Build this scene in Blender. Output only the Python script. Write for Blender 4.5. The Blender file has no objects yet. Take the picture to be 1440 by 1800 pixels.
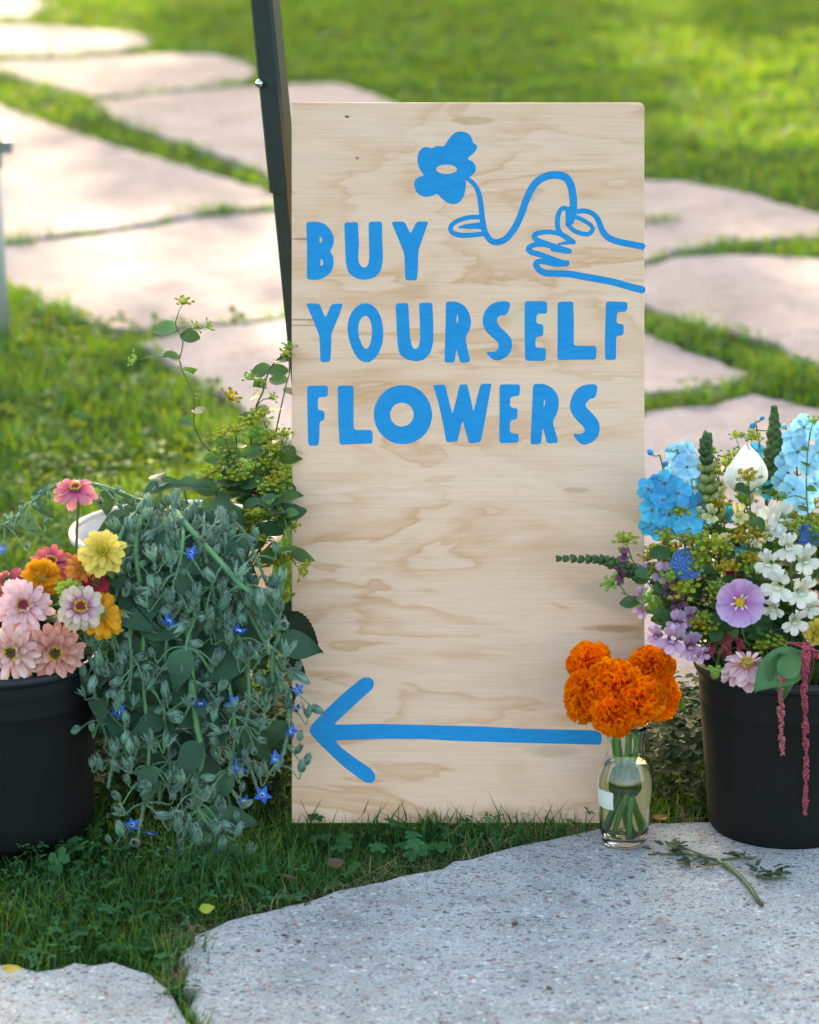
import bpy, math, random
import numpy as np
from mathutils import Matrix, Vector, Quaternion
from mathutils.geometry import tessellate_polygon

random.seed(7)
RNG = np.random.default_rng(11)
R = math.radians
scene = bpy.context.scene
COL = scene.collection

# ------------------------------------------------------------------ camera
PITCH = R(15.5)
FPX = 5600.0
DIST = 5.5
CAM_H = DIST * (math.sin(PITCH) + 547 / FPX * math.cos(PITCH))
CAM_Y = -DIST * (math.cos(PITCH) - 547 / FPX * math.sin(PITCH))
cd = bpy.data.cameras.new('camera')
cam = bpy.data.objects.new('camera', cd)
COL.objects.link(cam)
cam.location = (0, CAM_Y, CAM_H)
cam.rotation_euler = (math.pi / 2 - PITCH, 0, 0)
cd.sensor_fit = 'VERTICAL'
cd.sensor_height = 36.0
cd.lens = 36.0 * FPX / 1800
cd.clip_start = 0.1
cd.clip_end = 1500
cd.dof.use_dof = True
cd.dof.focus_distance = 5.46
cd.dof.aperture_fstop = 3.6
scene.camera = cam

# ------------------------------------------------------------------ light
SUN_EL, SUN_AZ = R(21), R(-8)
w = bpy.data.worlds.new('World')
scene.world = w
w.use_nodes = True
nt = w.node_tree
nt.nodes.clear()
sky = nt.nodes.new('ShaderNodeTexSky')
sky.sky_type = 'NISHITA'
sky.sun_disc = False
sky.sun_elevation = SUN_EL
sky.sun_rotation = SUN_AZ
sky.air_density = 1.0
sky.dust_density = 4.0
sky.ozone_density = 1.0
bg = nt.nodes.new('ShaderNodeBackground')
bg.inputs['Strength'].default_value = 0.15
wo = nt.nodes.new('ShaderNodeOutputWorld')
nt.links.new(sky.outputs[0], bg.inputs['Color'])
nt.links.new(bg.outputs[0], wo.inputs['Surface'])
SUNV = Vector((math.sin(SUN_AZ) * math.cos(SUN_EL), math.cos(SUN_AZ) * math.cos(SUN_EL), math.sin(SUN_EL)))
sl = bpy.data.lights.new('sun', 'SUN')
sl.energy = 3.9
sl.angle = R(0.55)
sl.color = (1.0, 0.81, 0.62)
so = bpy.data.objects.new('sun', sl)
COL.objects.link(so)
so.location = SUNV * 40
so.rotation_euler = (-SUNV).to_track_quat('-Z', 'Y').to_euler()

scene.view_settings.view_transform = 'Standard'
scene.view_settings.look = 'None'
scene.view_settings.gamma = 1.0
scene.view_settings.exposure = 2.55
scene.view_settings.use_white_balance = True
scene.view_settings.white_balance_temperature = 8000
scene.cycles.use_denoising = True
scene.cycles.denoiser = 'OPENIMAGEDENOISE'
scene.cycles.denoising_input_passes = 'RGB_ALBEDO_NORMAL'
scene.cycles.max_bounces = 10
scene.cycles.transparent_max_bounces = 8
scene.cycles.transmission_bounces = 10
scene.cycles.sample_clamp_indirect = 3.0
scene.cycles.caustics_reflective = False
scene.cycles.caustics_refractive = True

# ------------------------------------------------------------------ helpers
def ray(px, py):
    d = Vector(((px - 720) / FPX, 1.0, -(py - 900) / FPX))
    c, s = math.cos(PITCH), math.sin(PITCH)
    return Vector((d.x, d.y * c + d.z * s, -d.y * s + d.z * c))

CAMV = Vector((0, CAM_Y, CAM_H))

def G(px, py, z=0.0):
    """where the sight line of a photo pixel meets the ground"""
    d = ray(px, py)
    return CAMV + d * ((z - CAM_H) / d.z)

def P(px, py, Y):
    """where the sight line of a photo pixel meets the upright plane at depth Y"""
    d = ray(px, py)
    return CAMV + d * ((Y - CAM_Y) / d.y)

PX = DIST / FPX          # metres per photo pixel near the board

def catmull(pts, n):
    pts = [Vector(p) for p in pts]
    if len(pts) == 2:
        return [pts[0].lerp(pts[1], i / n) for i in range(n + 1)]
    q = [pts[0] * 2 - pts[1]] + pts + [pts[-1] * 2 - pts[-2]]
    out = []
    segs = len(pts) - 1
    for i in range(n + 1):
        u = i / n * segs
        k = min(int(u), segs - 1)
        t = u - k
        a, b, c, d = q[k:k + 4]
        out.append(0.5 * ((2 * b) + (c - a) * t + (2 * a - 5 * b + 4 * c - d) * t * t + (3 * b - a - 3 * c + d) * t ** 3))
    return out

def frame(zdir, roll=0.0, loc=(0, 0, 0), s=1.0):
    z = Vector(zdir).normalized()
    ref = Vector((0, 0, 1)) if abs(z.z) < 0.95 else Vector((0, 1, 0))
    x = ref.cross(z).normalized()
    y = z.cross(x)
    m = Matrix((x, y, z)).transposed().to_4x4()
    return Matrix.Translation(loc) @ m @ Matrix.Rotation(roll, 4, 'Z') @ Matrix.Scale(s, 4)

def xframe(xdir, up=(0, 0, 1), loc=(0, 0, 0), s=1.0):
    """X along xdir, Z as near to up as it goes"""
    x = Vector(xdir).normalized()
    u = Vector(up)
    y = u.cross(x)
    if y.length < 1e-4:
        y = Vector((0, 1, 0)).cross(x)
    y.normalize()
    z = x.cross(y)
    return Matrix.Translation(loc) @ Matrix((x, y, z)).transposed().to_4x4() @ Matrix.Scale(s, 4)

class MB:
    def __init__(s):
        s.v, s.f, s.t, s.r, s.mi = [], [], [], [], []
    def add(s, verts, faces, M=None, t=None, mi=0, r=None):
        o = len(s.v)
        r = random.random() if r is None else r
        for i, p in enumerate(verts):
            p = Vector(p)
            s.v.append(tuple(M @ p) if M is not None else tuple(p))
            s.t.append(t[i] if t is not None else 0.5)
            s.r.append(r[i] if isinstance(r, list) else r)
        for f in faces:
            s.f.append([o + k for k in f])
            s.mi.append(mi)
        return s
    def part(s, geo, M=None, mi=0, r=None):
        return s.add(geo[0], geo[1], M, geo[2], mi, r)
    def mesh(s, name, mats, smooth=True):
        me = bpy.data.meshes.new(name)
        me.from_pydata(s.v, [], s.f)
        for m in (mats if isinstance(mats, (list, tuple)) else [mats]):
            me.materials.append(m)
        a = me.attributes.new('t', 'FLOAT', 'POINT'); a.data.foreach_set('value', s.t)
        a = me.attributes.new('r', 'FLOAT', 'POINT'); a.data.foreach_set('value', s.r)
        me.polygons.foreach_set('material_index', s.mi)
        me.polygons.foreach_set('use_smooth', [smooth] * len(s.f))
        me.update()
        return me

def obj(name, me, parent=None, M=None, kind=None, label=None):
    o = bpy.data.objects.new(name, me)
    COL.objects.link(o)
    if parent is not None:
        o.parent = parent
    if M is not None:
        o.matrix_basis = M
    if kind:
        o['kind'] = kind
    if label:
        o['label'] = label
    return o

def thing(name, loc, label, cat, group=None, rot=(0, 0, 0), me=None):
    o = bpy.data.objects.new(name, me)
    COL.objects.link(o)
    o.location = loc
    o.rotation_euler = rot
    if me is None:
        o.empty_display_size = 0.05
    o['label'] = label
    o['category'] = cat
    if group:
        o['group'] = group
    return o

# --- shapes: (verts, faces, t)
def g_tube(path, r0, r1=None, n=6, cap=True, prof=None):
    path = [Vector(p) for p in path]
    r1 = r0 if r1 is None else r1
    V, F, T = [], [], []
    m = len(path)
    nrm = None
    for i, p in enumerate(path):
        d = (path[min(i + 1, m - 1)] - path[max(i - 1, 0)])
        d = d.normalized() if d.length > 1e-9 else Vector((0, 0, 1))
        if nrm is None:
            nrm = d.orthogonal().normalized()
        else:
            nrm = (nrm - d * nrm.dot(d))
            nrm = nrm.normalized() if nrm.length > 1e-6 else d.orthogonal().normalized()
        b = d.cross(nrm)
        u = i / (m - 1)
        r = r0 + (r1 - r0) * u if prof is None else prof(u)
        for k in range(n):
            a = 2 * math.pi * k / n
            V.append(p + (nrm * math.cos(a) + b * math.sin(a)) * r)
            T.append(u)
    for i in range(m - 1):
        for k in range(n):
            F.append((i * n + k, i * n + (k + 1) % n, (i + 1) * n + (k + 1) % n, (i + 1) * n + k))
    if cap:
        F.append(tuple(range(n))[::-1])
        F.append(tuple((m - 1) * n + k for k in range(n)))
    return V, F, T

def g_lathe(prof, n=32, closed=False):
    V, F, T = [], [], []
    m = len(prof)
    for i, (r, z) in enumerate(prof):
        for k in range(n):
            a = 2 * math.pi * k / n
            V.append((r * math.cos(a), r * math.sin(a), z))
            T.append(i / (m - 1))
    for i in range(m - 1 + (1 if closed else 0)):
        j = (i + 1) % m
        for k in range(n):
            F.append((i * n + k, i * n + (k + 1) % n, j * n + (k + 1) % n, j * n + k))
    return V, F, T

def g_sheet(L, W, nx, ny, prof, zf, T0=0.0, T1=1.0, yoff=None):
    """a petal or leaf along +X: half width W*prof(u), height zf(u, v) with v in -1..1"""
    V, F, T = [], [], []
    for i in range(nx + 1):
        u = i / nx
        hw = W * max(prof(u), 0.004)
        for j in range(ny + 1):
            v = -1 + 2 * j / ny
            dx = yoff(u, v) if yoff else 0
            V.append((L * u + dx, hw * v, zf(u, v)))
            T.append(T0 + (T1 - T0) * u)
    for i in range(nx):
        for j in range(ny):
            a = i * (ny + 1) + j
            F.append((a, a + ny + 1, a + ny + 2, a + 1))
    return V, F, T

def g_leaf(L, W, curl=0.3, fold=0.3, wave=0.0, nx=7, ny=4, ph=0.0, round_=False):
    pr = (lambda u: math.sin(math.pi * min(1, u * 0.92 + 0.06)) ** 0.6) if round_ else (lambda u: math.sin(math.pi * u ** 0.75) ** 0.9)
    return g_sheet(L, W, nx, ny, pr,
                   lambda u, v: L * (-curl * u * u) + W * fold * abs(v) + wave * W * math.sin(9 * u + ph) * v * (1 if v > 0 else -1))

def g_petal(L, W, curl=0.0, cup=0.2, tipw=0.6, notch=0.0, nx=5, ny=2, base=0.25):
    def pr(u):
        k = base + (1 - base) * math.sin(min(1, u / tipw) * math.pi / 2)
        e = 1.0 if u < 0.72 else math.sqrt(max(0.0, 1 - ((u - 0.72) / 0.30) ** 2))
        return k * e
    return g_sheet(L, W, nx, ny, pr, lambda u, v: L * curl * u * u + W * cup * v * v * (1 - 0.4 * u),
                   yoff=lambda u, v: -notch * L * (1 - abs(v)) * (u > 0.9))

def g_ball(r, n=8, m=5, sx=1, sy=1, sz=1, jit=0.0):
    V, F, T = [], [], []
    V.append((0, 0, -r * sz)); T.append(0)
    for i in range(1, m):
        a = -math.pi / 2 + math.pi * i / m
        for k in range(n):
            b = 2 * math.pi * k / n
            q = r * (1 + random.uniform(-jit, jit))
            V.append((q * math.cos(a) * math.cos(b) * sx, q * math.cos(a) * math.sin(b) * sy, q * math.sin(a) * sz)); T.append(i / m)
    V.append((0, 0, r * sz)); T.append(1)
    for k in range(n):
        F.append((0, 1 + (k + 1) % n, 1 + k))
        F.append((len(V) - 1, 1 + (m - 2) * n + k, 1 + (m - 2) * n + (k + 1) % n))
    for i in range(m - 2):
        for k in range(n):
            F.append((1 + i * n + k, 1 + i * n + (k + 1) % n, 1 + (i + 1) * n + (k + 1) % n, 1 + (i + 1) * n + k))
    return V, F, T

def g_box(x0, x1, y0, y1, z0, z1):
    V = [(x, y, z) for x in (x0, x1) for y in (y0, y1) for z in (z0, z1)]
    F = [(0, 1, 3, 2), (4, 6, 7, 5), (0, 4, 5, 1), (2, 3, 7, 6), (0, 2, 6, 4), (1, 5, 7, 3)]
    return V, F, [0.5] * 8

# ------------------------------------------------------------------ materials
def new_mat(name):
    m = bpy.data.materials.new(name)
    m.use_nodes = True
    t = m.node_tree
    t.nodes.clear()
    out = t.nodes.new('ShaderNodeOutputMaterial')
    p = t.nodes.new('ShaderNodeBsdfPrincipled')
    t.links.new(p.outputs[0], out.inputs[0])
    return m, t, p, out

def N(t, kind, **kw):
    n = t.nodes.new('ShaderNode' + kind)
    for k, v in kw.items():
        if k.startswith('i_'):
            key = k[2:]
            key = int(key) if key.isdigit() else key
            n.inputs[key].default_value = v
        else:
            setattr(n, k, v)
    return n

def ramp(t, src, stops, interp='LINEAR'):
    n = t.nodes.new('ShaderNodeValToRGB')
    n.color_ramp.interpolation = interp
    e = n.color_ramp.elements
    while len(e) < len(stops):
        e.new(0.5)
    for k, (p, c) in enumerate(stops):
        e[k].position = p
        c = (c, c, c) if not isinstance(c, (tuple, list)) else c
        e[k].color = (*c[:3], 1)
    t.links.new(src, n.inputs[0])
    return n.outputs[0]

def mathn(t, op, a, b=None, c=None):
    n = t.nodes.new('ShaderNodeMath')
    n.operation = op
    for i, x in enumerate((a, b, c)):
        if x is None:
            continue
        if isinstance(x, (int, float)):
            n.inputs[i].default_value = x
        else:
            t.links.new(x, n.inputs[i])
    return n.outputs[0]

def mix(t, fac, a, b, mode='MIX'):
    n = t.nodes.new('ShaderNodeMix')
    n.data_type = 'RGBA'
    n.blend_type = mode
    for i, x in ((0, fac), (6, a), (7, b)):
        if isinstance(x, (int, float)):
            n.inputs[i].default_value = x
        elif isinstance(x, (tuple, list)):
            n.inputs[i].default_value = (*x[:3], 1)
        else:
            t.links.new(x, n.inputs[i])
    return n.outputs[2]

def plant(name, stops, rough=0.55, trans=0.35, var=0.25, objvar=0.12, hue=0.015, sheen=0.0, nscale=60, spec=0.3, noise=0.2, tint=(1, 1, 1), streak=0.0, alt=None):
    """petal and leaf stuff: colour along the piece, each piece a little its own, some light through"""
    m, t, p, out = new_mat(name)
    at = N(t, 'Attribute', attribute_name='t')
    col = ramp(t, at.outputs['Fac'], stops)
    ar = N(t, 'Attribute', attribute_name='r')
    oi = N(t, 'ObjectInfo')
    tc = N(t, 'TexCoord')
    no = N(t, 'TexNoise', i_Scale=nscale, i_Detail=3.0)
    t.links.new(tc.outputs['Object'], no.inputs['Vector'])
    if alt is not None:
        col = mix(t, ramp(t, ar.outputs['Fac'], [(alt[1] - 0.05, 0.0), (alt[1] + 0.05, 1.0)]), col, alt[0])
    v = mathn(t, 'ADD', mathn(t, 'MULTIPLY_ADD', ar.outputs['Fac'], 2 * var, 1 - var),
              mathn(t, 'MULTIPLY_ADD', oi.outputs['Random'], 2 * objvar, -objvar))
    v = mathn(t, 'ADD', v, mathn(t, 'MULTIPLY_ADD', no.outputs['Fac'], 2 * noise, -noise))
    if streak:
        mp = N(t, 'Mapping', i_Scale=(1.6, 24, 24))
        t.links.new(tc.outputs['Object'], mp.inputs['Vector'])
        sn = N(t, 'TexNoise', i_Scale=1.0, i_Detail=2.0)
        t.links.new(mp.outputs[0], sn.inputs['Vector'])
        v = mathn(t, 'ADD', v, mathn(t, 'MULTIPLY_ADD', sn.outputs['Fac'], 2 * streak, -streak))
    hs = N(t, 'HueSaturation')
    t.links.new(col, hs.inputs['Color'])
    t.links.new(v, hs.inputs['Value'])
    t.links.new(mathn(t, 'MULTIPLY_ADD', ar.outputs['Fac'], 2 * hue, 0.5 - hue), hs.inputs['Hue'])
    c = hs.outputs[0]
    t.links.new(c, p.inputs['Base Color'])
    p.inputs['Roughness'].default_value = rough
    p.inputs['Specular IOR Level'].default_value = spec
    if sheen:
        p.inputs['Sheen Weight'].default_value = sheen
        p.inputs['Sheen Roughness'].default_value = 0.35
    if trans:
        tr = N(t, 'BsdfTranslucent')
        if tint != (1, 1, 1):
            t.links.new(mix(t, 1.0, c, tint, 'MULTIPLY'), tr.inputs['Color'])
        else:
            t.links.new(c, tr.inputs['Color'])
        ms = N(t, 'MixShader', i_0=trans)
        t.links.new(p.outputs[0], ms.inputs[1])
        t.links.new(tr.outputs[0], ms.inputs[2])
        t.links.new(ms.outputs[0], out.inputs[0])
    bp = N(t, 'Bump', i_Strength=0.25, i_Distance=0.001)
    t.links.new(no.outputs['Fac'], bp.inputs['Height'])
    t.links.new(bp.outputs[0], p.inputs['Normal'])
    return m

def simple(name, col, rough=0.5, metal=0.0, nvar=0.12, nscale=20, bump=0.1, spec=0.5):
    m, t, p, out = new_mat(name)
    tc = N(t, 'TexCoord')
    no = N(t, 'TexNoise', i_Scale=nscale, i_Detail=5.0, i_Roughness=0.6)
    t.links.new(tc.outputs['Object'], no.inputs['Vector'])
    hs = N(t, 'HueSaturation', i_Color=(*col, 1))
    t.links.new(mathn(t, 'MULTIPLY_ADD', no.outputs['Fac'], 2 * nvar, 1 - nvar), hs.inputs['Value'])
    t.links.new(hs.outputs[0], p.inputs['Base Color'])
    t.links.new(mathn(t, 'MULTIPLY_ADD', no.outputs['Fac'], 0.3, rough - 0.15), p.inputs['Roughness'])
    p.inputs['Metallic'].default_value = metal
    p.inputs['Specular IOR Level'].default_value = spec
    bp = N(t, 'Bump', i_Strength=bump, i_Distance=0.002)
    t.links.new(no.outputs['Fac'], bp.inputs['Height'])
    t.links.new(bp.outputs[0], p.inputs['Normal'])
    return m
# ------------------------------------------------------------------ ground and flagstones
def ground_mat():
    m, t, p, out = new_mat('turf_soil')
    tc = N(t, 'TexCoord')
    a = N(t, 'TexNoise', i_Scale=1.3, i_Detail=6.0)
    b = N(t, 'TexNoise', i_Scale=45.0, i_Detail=5.0)
    for q in (a, b):
        t.links.new(tc.outputs['Object'], q.inputs['Vector'])
    c1 = ramp(t, b.outputs['Fac'], [(0.3, (0.010, 0.022, 0.010)), (0.55, (0.018, 0.050, 0.016)), (0.75, (0.030, 0.055, 0.022))])
    c2 = ramp(t, a.outputs['Fac'], [(0.35, (0.7, 0.75, 0.7)), (0.65, (1.2, 1.15, 1.0))])
    t.links.new(mix(t, 1.0, c1, c2, 'MULTIPLY'), p.inputs['Base Color'])
    p.inputs['Roughness'].default_value = 1.0
    p.inputs['Specular IOR Level'].default_value = 0.03
    bp = N(t, 'Bump', i_Strength=0.6, i_Distance=0.02)
    t.links.new(b.outputs['Fac'], bp.inputs['Height'])
    t.links.new(bp.outputs[0], p.inputs['Normal'])
    return m

mb = MB()
S = 500
xs = sorted(set([-S, -60, -20, 20, 60, S] + [x * 0.25 for x in range(-16, 25)]))
ys = sorted(set([-60, -20, -8, 40, 100, S] + [y * 0.3 for y in range(-12, 70)]))
gv = []
for y in ys:
    for x in xs:
        near = abs(x) < 8 and -6 < y < 24
        gv.append((x, y, -0.022 + (0.008 * math.sin(3.1 * x + 1.3 * y) * math.sin(2.3 * y - x) if near else 0)))
nx_ = len(xs)
gf = [(j * nx_ + i, j * nx_ + i + 1, (j + 1) * nx_ + i + 1, (j + 1) * nx_ + i) for j in range(len(ys) - 1) for i in range(nx_ - 1)]
mb.add(gv, gf)
ground = obj('ground', mb.mesh('ground', ground_mat()), kind='structure')

def concrete_mat(name, warm, chips):
    m, t, p, out = new_mat(name)
    tc = N(t, 'TexCoord')
    mp = N(t, 'Mapping')
    t.links.new(tc.outputs['Object'], mp.inputs['Vector'])
    vec = mp.outputs[0]
    big = N(t, 'TexNoise', i_Scale=1.7, i_Detail=6.0, i_Roughness=0.6)
    mid = N(t, 'TexNoise', i_Scale=22.0, i_Detail=6.0, i_Roughness=0.65)
    fine = N(t, 'TexNoise', i_Scale=260.0, i_Detail=3.0, i_Roughness=0.7)
    for q in (big, mid, fine):
        t.links.new(vec, q.inputs['Vector'])
    stain = N(t, 'TexNoise', i_Scale=4.5, i_Detail=7.0, i_Roughness=0.7, i_Distortion=0.6)
    t.links.new(vec, stain.inputs['Vector'])
    base = ramp(t, big.outputs['Fac'], [(0.3, tuple(0.80 * c for c in warm)), (0.7, tuple(1.12 * c for c in warm))])
    base = mix(t, 0.9, base, ramp(t, stain.outputs['Fac'], [(0.34, (0.70, 0.69, 0.68)), (0.50, (1, 1, 1)), (0.72, (1.08, 1.06, 1.05))]), 'MULTIPLY')
    base = mix(t, 0.8, base, ramp(t, mid.outputs['Fac'], [(0.3, (0.80, 0.80, 0.80)), (0.7, (1.12, 1.12, 1.12))]), 'MULTIPLY')
    base = mix(t, 0.9, base, ramp(t, fine.outputs['Fac'], [(0.32, (0.50, 0.52, 0.54)), (0.5, (1, 1, 1)), (0.66, (1.42, 1.42, 1.42))]), 'MULTIPLY')
    hgt = mathn(t, 'MULTIPLY', fine.outputs['Fac'], 0.5)
    if chips:
        for sc, thr, keep, seed in ((30.0, 0.26, 0.64, 0.0), (52.0, 0.30, 0.54, 3.7), (90.0, 0.34, 0.48, 9.1), (150.0, 0.38, 0.42, 17.0)):
            mp2 = N(t, 'Mapping', i_Location=(seed, seed * 1.7, 0.5), i_Rotation=(0, 0, seed), i_Scale=(1.0, 1.5, 1.0))
            t.links.new(tc.outputs['Object'], mp2.inputs['Vector'])
            wn = N(t, 'TexNoise', i_Scale=90.0, i_Detail=2.0)
            t.links.new(mp2.outputs[0], wn.inputs['Vector'])
            wv = mix(t, 0.018, mp2.outputs[0], wn.outputs['Color'], 'ADD')
            vo = N(t, 'TexVoronoi', i_Scale=sc, i_Randomness=1.0)
            t.links.new(wv, vo.inputs['Vector'])
            sp = N(t, 'SeparateColor')
            t.links.new(vo.outputs['Color'], sp.inputs[0])
            rad = mathn(t, 'MULTIPLY_ADD', sp.outputs[2], thr, thr * 0.35)
            inside = mathn(t, 'LESS_THAN', vo.outputs['Distance'], rad)
            k = mathn(t, 'MULTIPLY', inside, mathn(t, 'GREATER_THAN', sp.outputs[0], keep))
            colr = ramp(t, sp.outputs[1], [(0.0, (0.06, 0.075, 0.09)), (0.25, (0.12, 0.14, 0.17)), (0.42, (0.21, 0.23, 0.25)), (0.55, (0.32, 0.14, 0.10)), (0.68, (0.17, 0.08, 0.08)), (0.77, (0.38, 0.25, 0.17)), (0.87, (0.62, 0.63, 0.62))], 'CONSTANT')
            base = mix(t, mathn(t, 'MULTIPLY', k, 0.80), base, colr)
            hgt = mathn(t, 'ADD', hgt, mathn(t, 'MULTIPLY', k, 0.35))
    t.links.new(base, p.inputs['Base Color'])
    p.inputs['Roughness'].default_value = 0.95
    p.inputs['Specular IOR Level'].default_value = 0.08
    bp = N(t, 'Bump', i_Strength=0.5, i_Distance=0.002)
    t.links.new(hgt, bp.inputs['Height'])
    t.links.new(bp.outputs[0], p.inputs['Normal'])
    return m

M_NEAR = concrete_mat('aggregate_concrete', (0.366, 0.402, 0.402), True)
M_FAR = concrete_mat('weathered_flagstone', (0.235, 0.219, 0.240), False)

STONES_PX = {
    # foreground
    's_front': ([(322, 1668), (345, 1642), (402, 1618), (470, 1598), (560, 1572), (680, 1545), (800, 1514), (930, 1482), (1050, 1456), (1150, 1446), (1300, 1436), (1480, 1430), (1640, 1440), (1700, 1600), (1720, 2100), (390, 2100), (372, 1860), (350, 1800), (330, 1735)], 1),
    's_left': ([(-420, 1700), (-120, 1698), (20, 1694), (70, 1702), (130, 1690), (200, 1690), (268, 1708), (312, 1752), (338, 1800), (358, 1860), (360, 2100), (-420, 2100)], 1),
    # behind the board, right
    'r1': ([(1060, 742), (1133, 724), (1250, 708), (1330, 692), (1385, 702), (1430, 716), (1600, 722), (1720, 800), (1720, 1080), (1500, 1175), (1280, 1212), (1150, 1225), (1040, 1195), (960, 1100), (930, 900), (960, 790)], 0),
    'r2': ([(880, 560), (1000, 562), (1133, 582), (1190, 602), (1262, 632), (1322, 653), (1290, 668), (1235, 680), (1133, 690), (1040, 704), (940, 740), (860, 700), (820, 620)], 0),
    'r3': ([(1040, 500), (1120, 470), (1190, 452), (1290, 446), (1400, 452), (1500, 462), (1700, 480), (1740, 600), (1700, 700), (1560, 690), (1470, 662), (1425, 640), (1360, 604), (1280, 582), (1200, 562), (1145, 538), (1060, 530)], 0),
    'r4': ([(1045, 308), (1133, 316), (1200, 317), (1240, 325), (1300, 334), (1370, 356), (1440, 374), (1600, 392), (1740, 415), (1700, 440), (1560, 428), (1440, 418), (1350, 420), (1270, 426), (1190, 442), (1120, 462), (1050, 482), (1010, 440), (1025, 380)], 0),
    'r5': ([(760, 260), (900, 285), (1035, 307), (1015, 380), (1000, 440), (950, 455), (890, 460), (700, 420), (640, 330), (690, 280)], 0),
    # behind the board, left
    'a1': ([(-700, 50), (-200, 46), (40, 42), (150, 48), (240, 58), (272, 68), (262, 78), (190, 90), (90, 98), (-60, 100), (-700, 104)], 0),
    'a0': ([(-700, -30), (-200, -30), (60, -12), (80, 10), (50, 34), (-100, 38), (-700, 40)], 0),
    'a2': ([(-700, 112), (-60, 106), (90, 104), (200, 96), (300, 92), (385, 94), (435, 108), (452, 122), (440, 138), (362, 150), (262, 162), (160, 168), (60, 140), (0, 128), (-100, 112), (-700, 120)], 0),
    'a3': ([(168, 178), (262, 168), (380, 156), (510, 148), (585, 146), (650, 162), (700, 184), (730, 230), (640, 300), (560, 350), (500, 322), (400, 276), (300, 243), (200, 210)], 0),
    'b1': ([(-700, 160), (-100, 160), (0, 184), (100, 222), (200, 254), (300, 284), (400, 314), (478, 338), (560, 366), (470, 364), (400, 370), (330, 380), (200, 402), (100, 414), (0, 426), (-300, 444), (-700, 450)], 0),
    'b2': ([(-700, 462), (-300, 452), (0, 431), (100, 418), (200, 406), (330, 385), (400, 374), (480, 369), (600, 375), (690, 430), (800, 470), (760, 520), (600, 536), (510, 548), (440, 562), (360, 570), (265, 577), (200, 574), (150, 560), (70, 522), (0, 494), (-200, 480), (-700, 490)], 0),
    'c1': ([(236, 604), (330, 582), (440, 568), (510, 556), (600, 548), (720, 540), (800, 600), (840, 700), (900, 760), (880, 860), (700, 900), (590, 860), (500, 775), (425, 715), (372, 682), (330, 652), (280, 626)], 0),
}

def densify(pts, step, amp):
    out = []
    n = len(pts)
    for i in range(n):
        a, b = Vector(pts[i]), Vector(pts[(i + 1) % n])
        k = max(1, int((b - a).length / step))
        d = (b - a)
        nn = Vector((-d.y, d.x, 0)).normalized() if d.length > 0 else Vector((0, 0, 0))
        for j in range(k):
            q = a.lerp(b, j / k)
            out.append(q + nn * random.uniform(-amp, amp))
    return out

def poly_area(p):
    return sum(p[i].x * p[(i + 1) % len(p)].y - p[(i + 1) % len(p)].x * p[i].y for i in range(len(p))) / 2

def inset(p, d):
    n = len(p)
    out = []
    for i in range(n):
        a, b, c = p[i - 1], p[i], p[(i + 1) % n]
        t = (c - a)
        t = Vector((t.x, t.y, 0)).normalized()
        out.append(b + Vector((-t.y, t.x, 0)) * d)
    return out

path = bpy.data.objects.new('path', None)
COL.objects.link(path)
path['kind'] = 'structure'
STONES = []
for key, (px, near) in STONES_PX.items():
    ring = [G(*q) for q in px]
    ring = [Vector((q.x, q.y, 0)) for q in ring]
    if poly_area(ring) < 0:
        ring.reverse()
    ring = densify(ring, 0.028 if near else 0.07, 0.008 if near else 0.016)
    STONES.append(np.array([(q.x, q.y) for q in ring]))
    top = 0.0 if near else random.uniform(-0.004, 0.004)
    rings = [(inset(ring, -0.008), -0.07), (ring, -0.009), (inset(ring, 0.004), -0.003), (inset(ring, 0.011), 0.0)]
    V, F = [], []
    n = len(ring)
    for rg, z in rings:
        V += [(q.x, q.y, z + top + (random.uniform(-0.0015, 0.0015) if -0.02 < z < -0.001 else 0)) for q in rg]
    for k in range(len(rings) - 1):
        for i in range(n):
            F.append((k * n + i, k * n + (i + 1) % n, (k + 1) * n + (i + 1) % n, (k + 1) * n + i))
    last = rings[-1][0]
    tris = tessellate_polygon([[Vector((q.x, q.y, 0)) for q in last]])
    b0 = (len(rings) - 1) * n
    for tr in tris:
        a, b, c = (last[k] for k in tr)
        if (b - a).cross(c - a).z < 0:
            tr = tr[::-1]
        F.append(tuple(b0 + k for k in tr))
    mb = MB().add(V, F)
    obj('flagstone', mb.mesh('flagstone', M_NEAR if near else M_FAR, smooth=False), path)

# ------------------------------------------------------------------ grass
def inside_any(pts, polys, grow=None):
    res = np.zeros(len(pts), bool)
    for pl in polys:
        lo, hi = pl.min(0), pl.max(0)
        cand = np.where(~res & (pts[:, 0] > lo[0]) & (pts[:, 0] < hi[0]) & (pts[:, 1] > lo[1]) & (pts[:, 1] < hi[1]))[0]
        if len(cand) == 0:
            continue
        q = pts[cand]
        c = np.zeros(len(q), bool)
        x1, y1 = pl[-1]
        for x2, y2 in pl:
            cond = (y1 > q[:, 1]) != (y2 > q[:, 1])
            if y1 != y2:
                xi = (x2 - x1) * (q[:, 1] - y1) / (y2 - y1) + x1
                c ^= cond & (q[:, 0] < xi)
            x1, y1 = x2, y2
        res[cand[c]] = True
    return res

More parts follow.
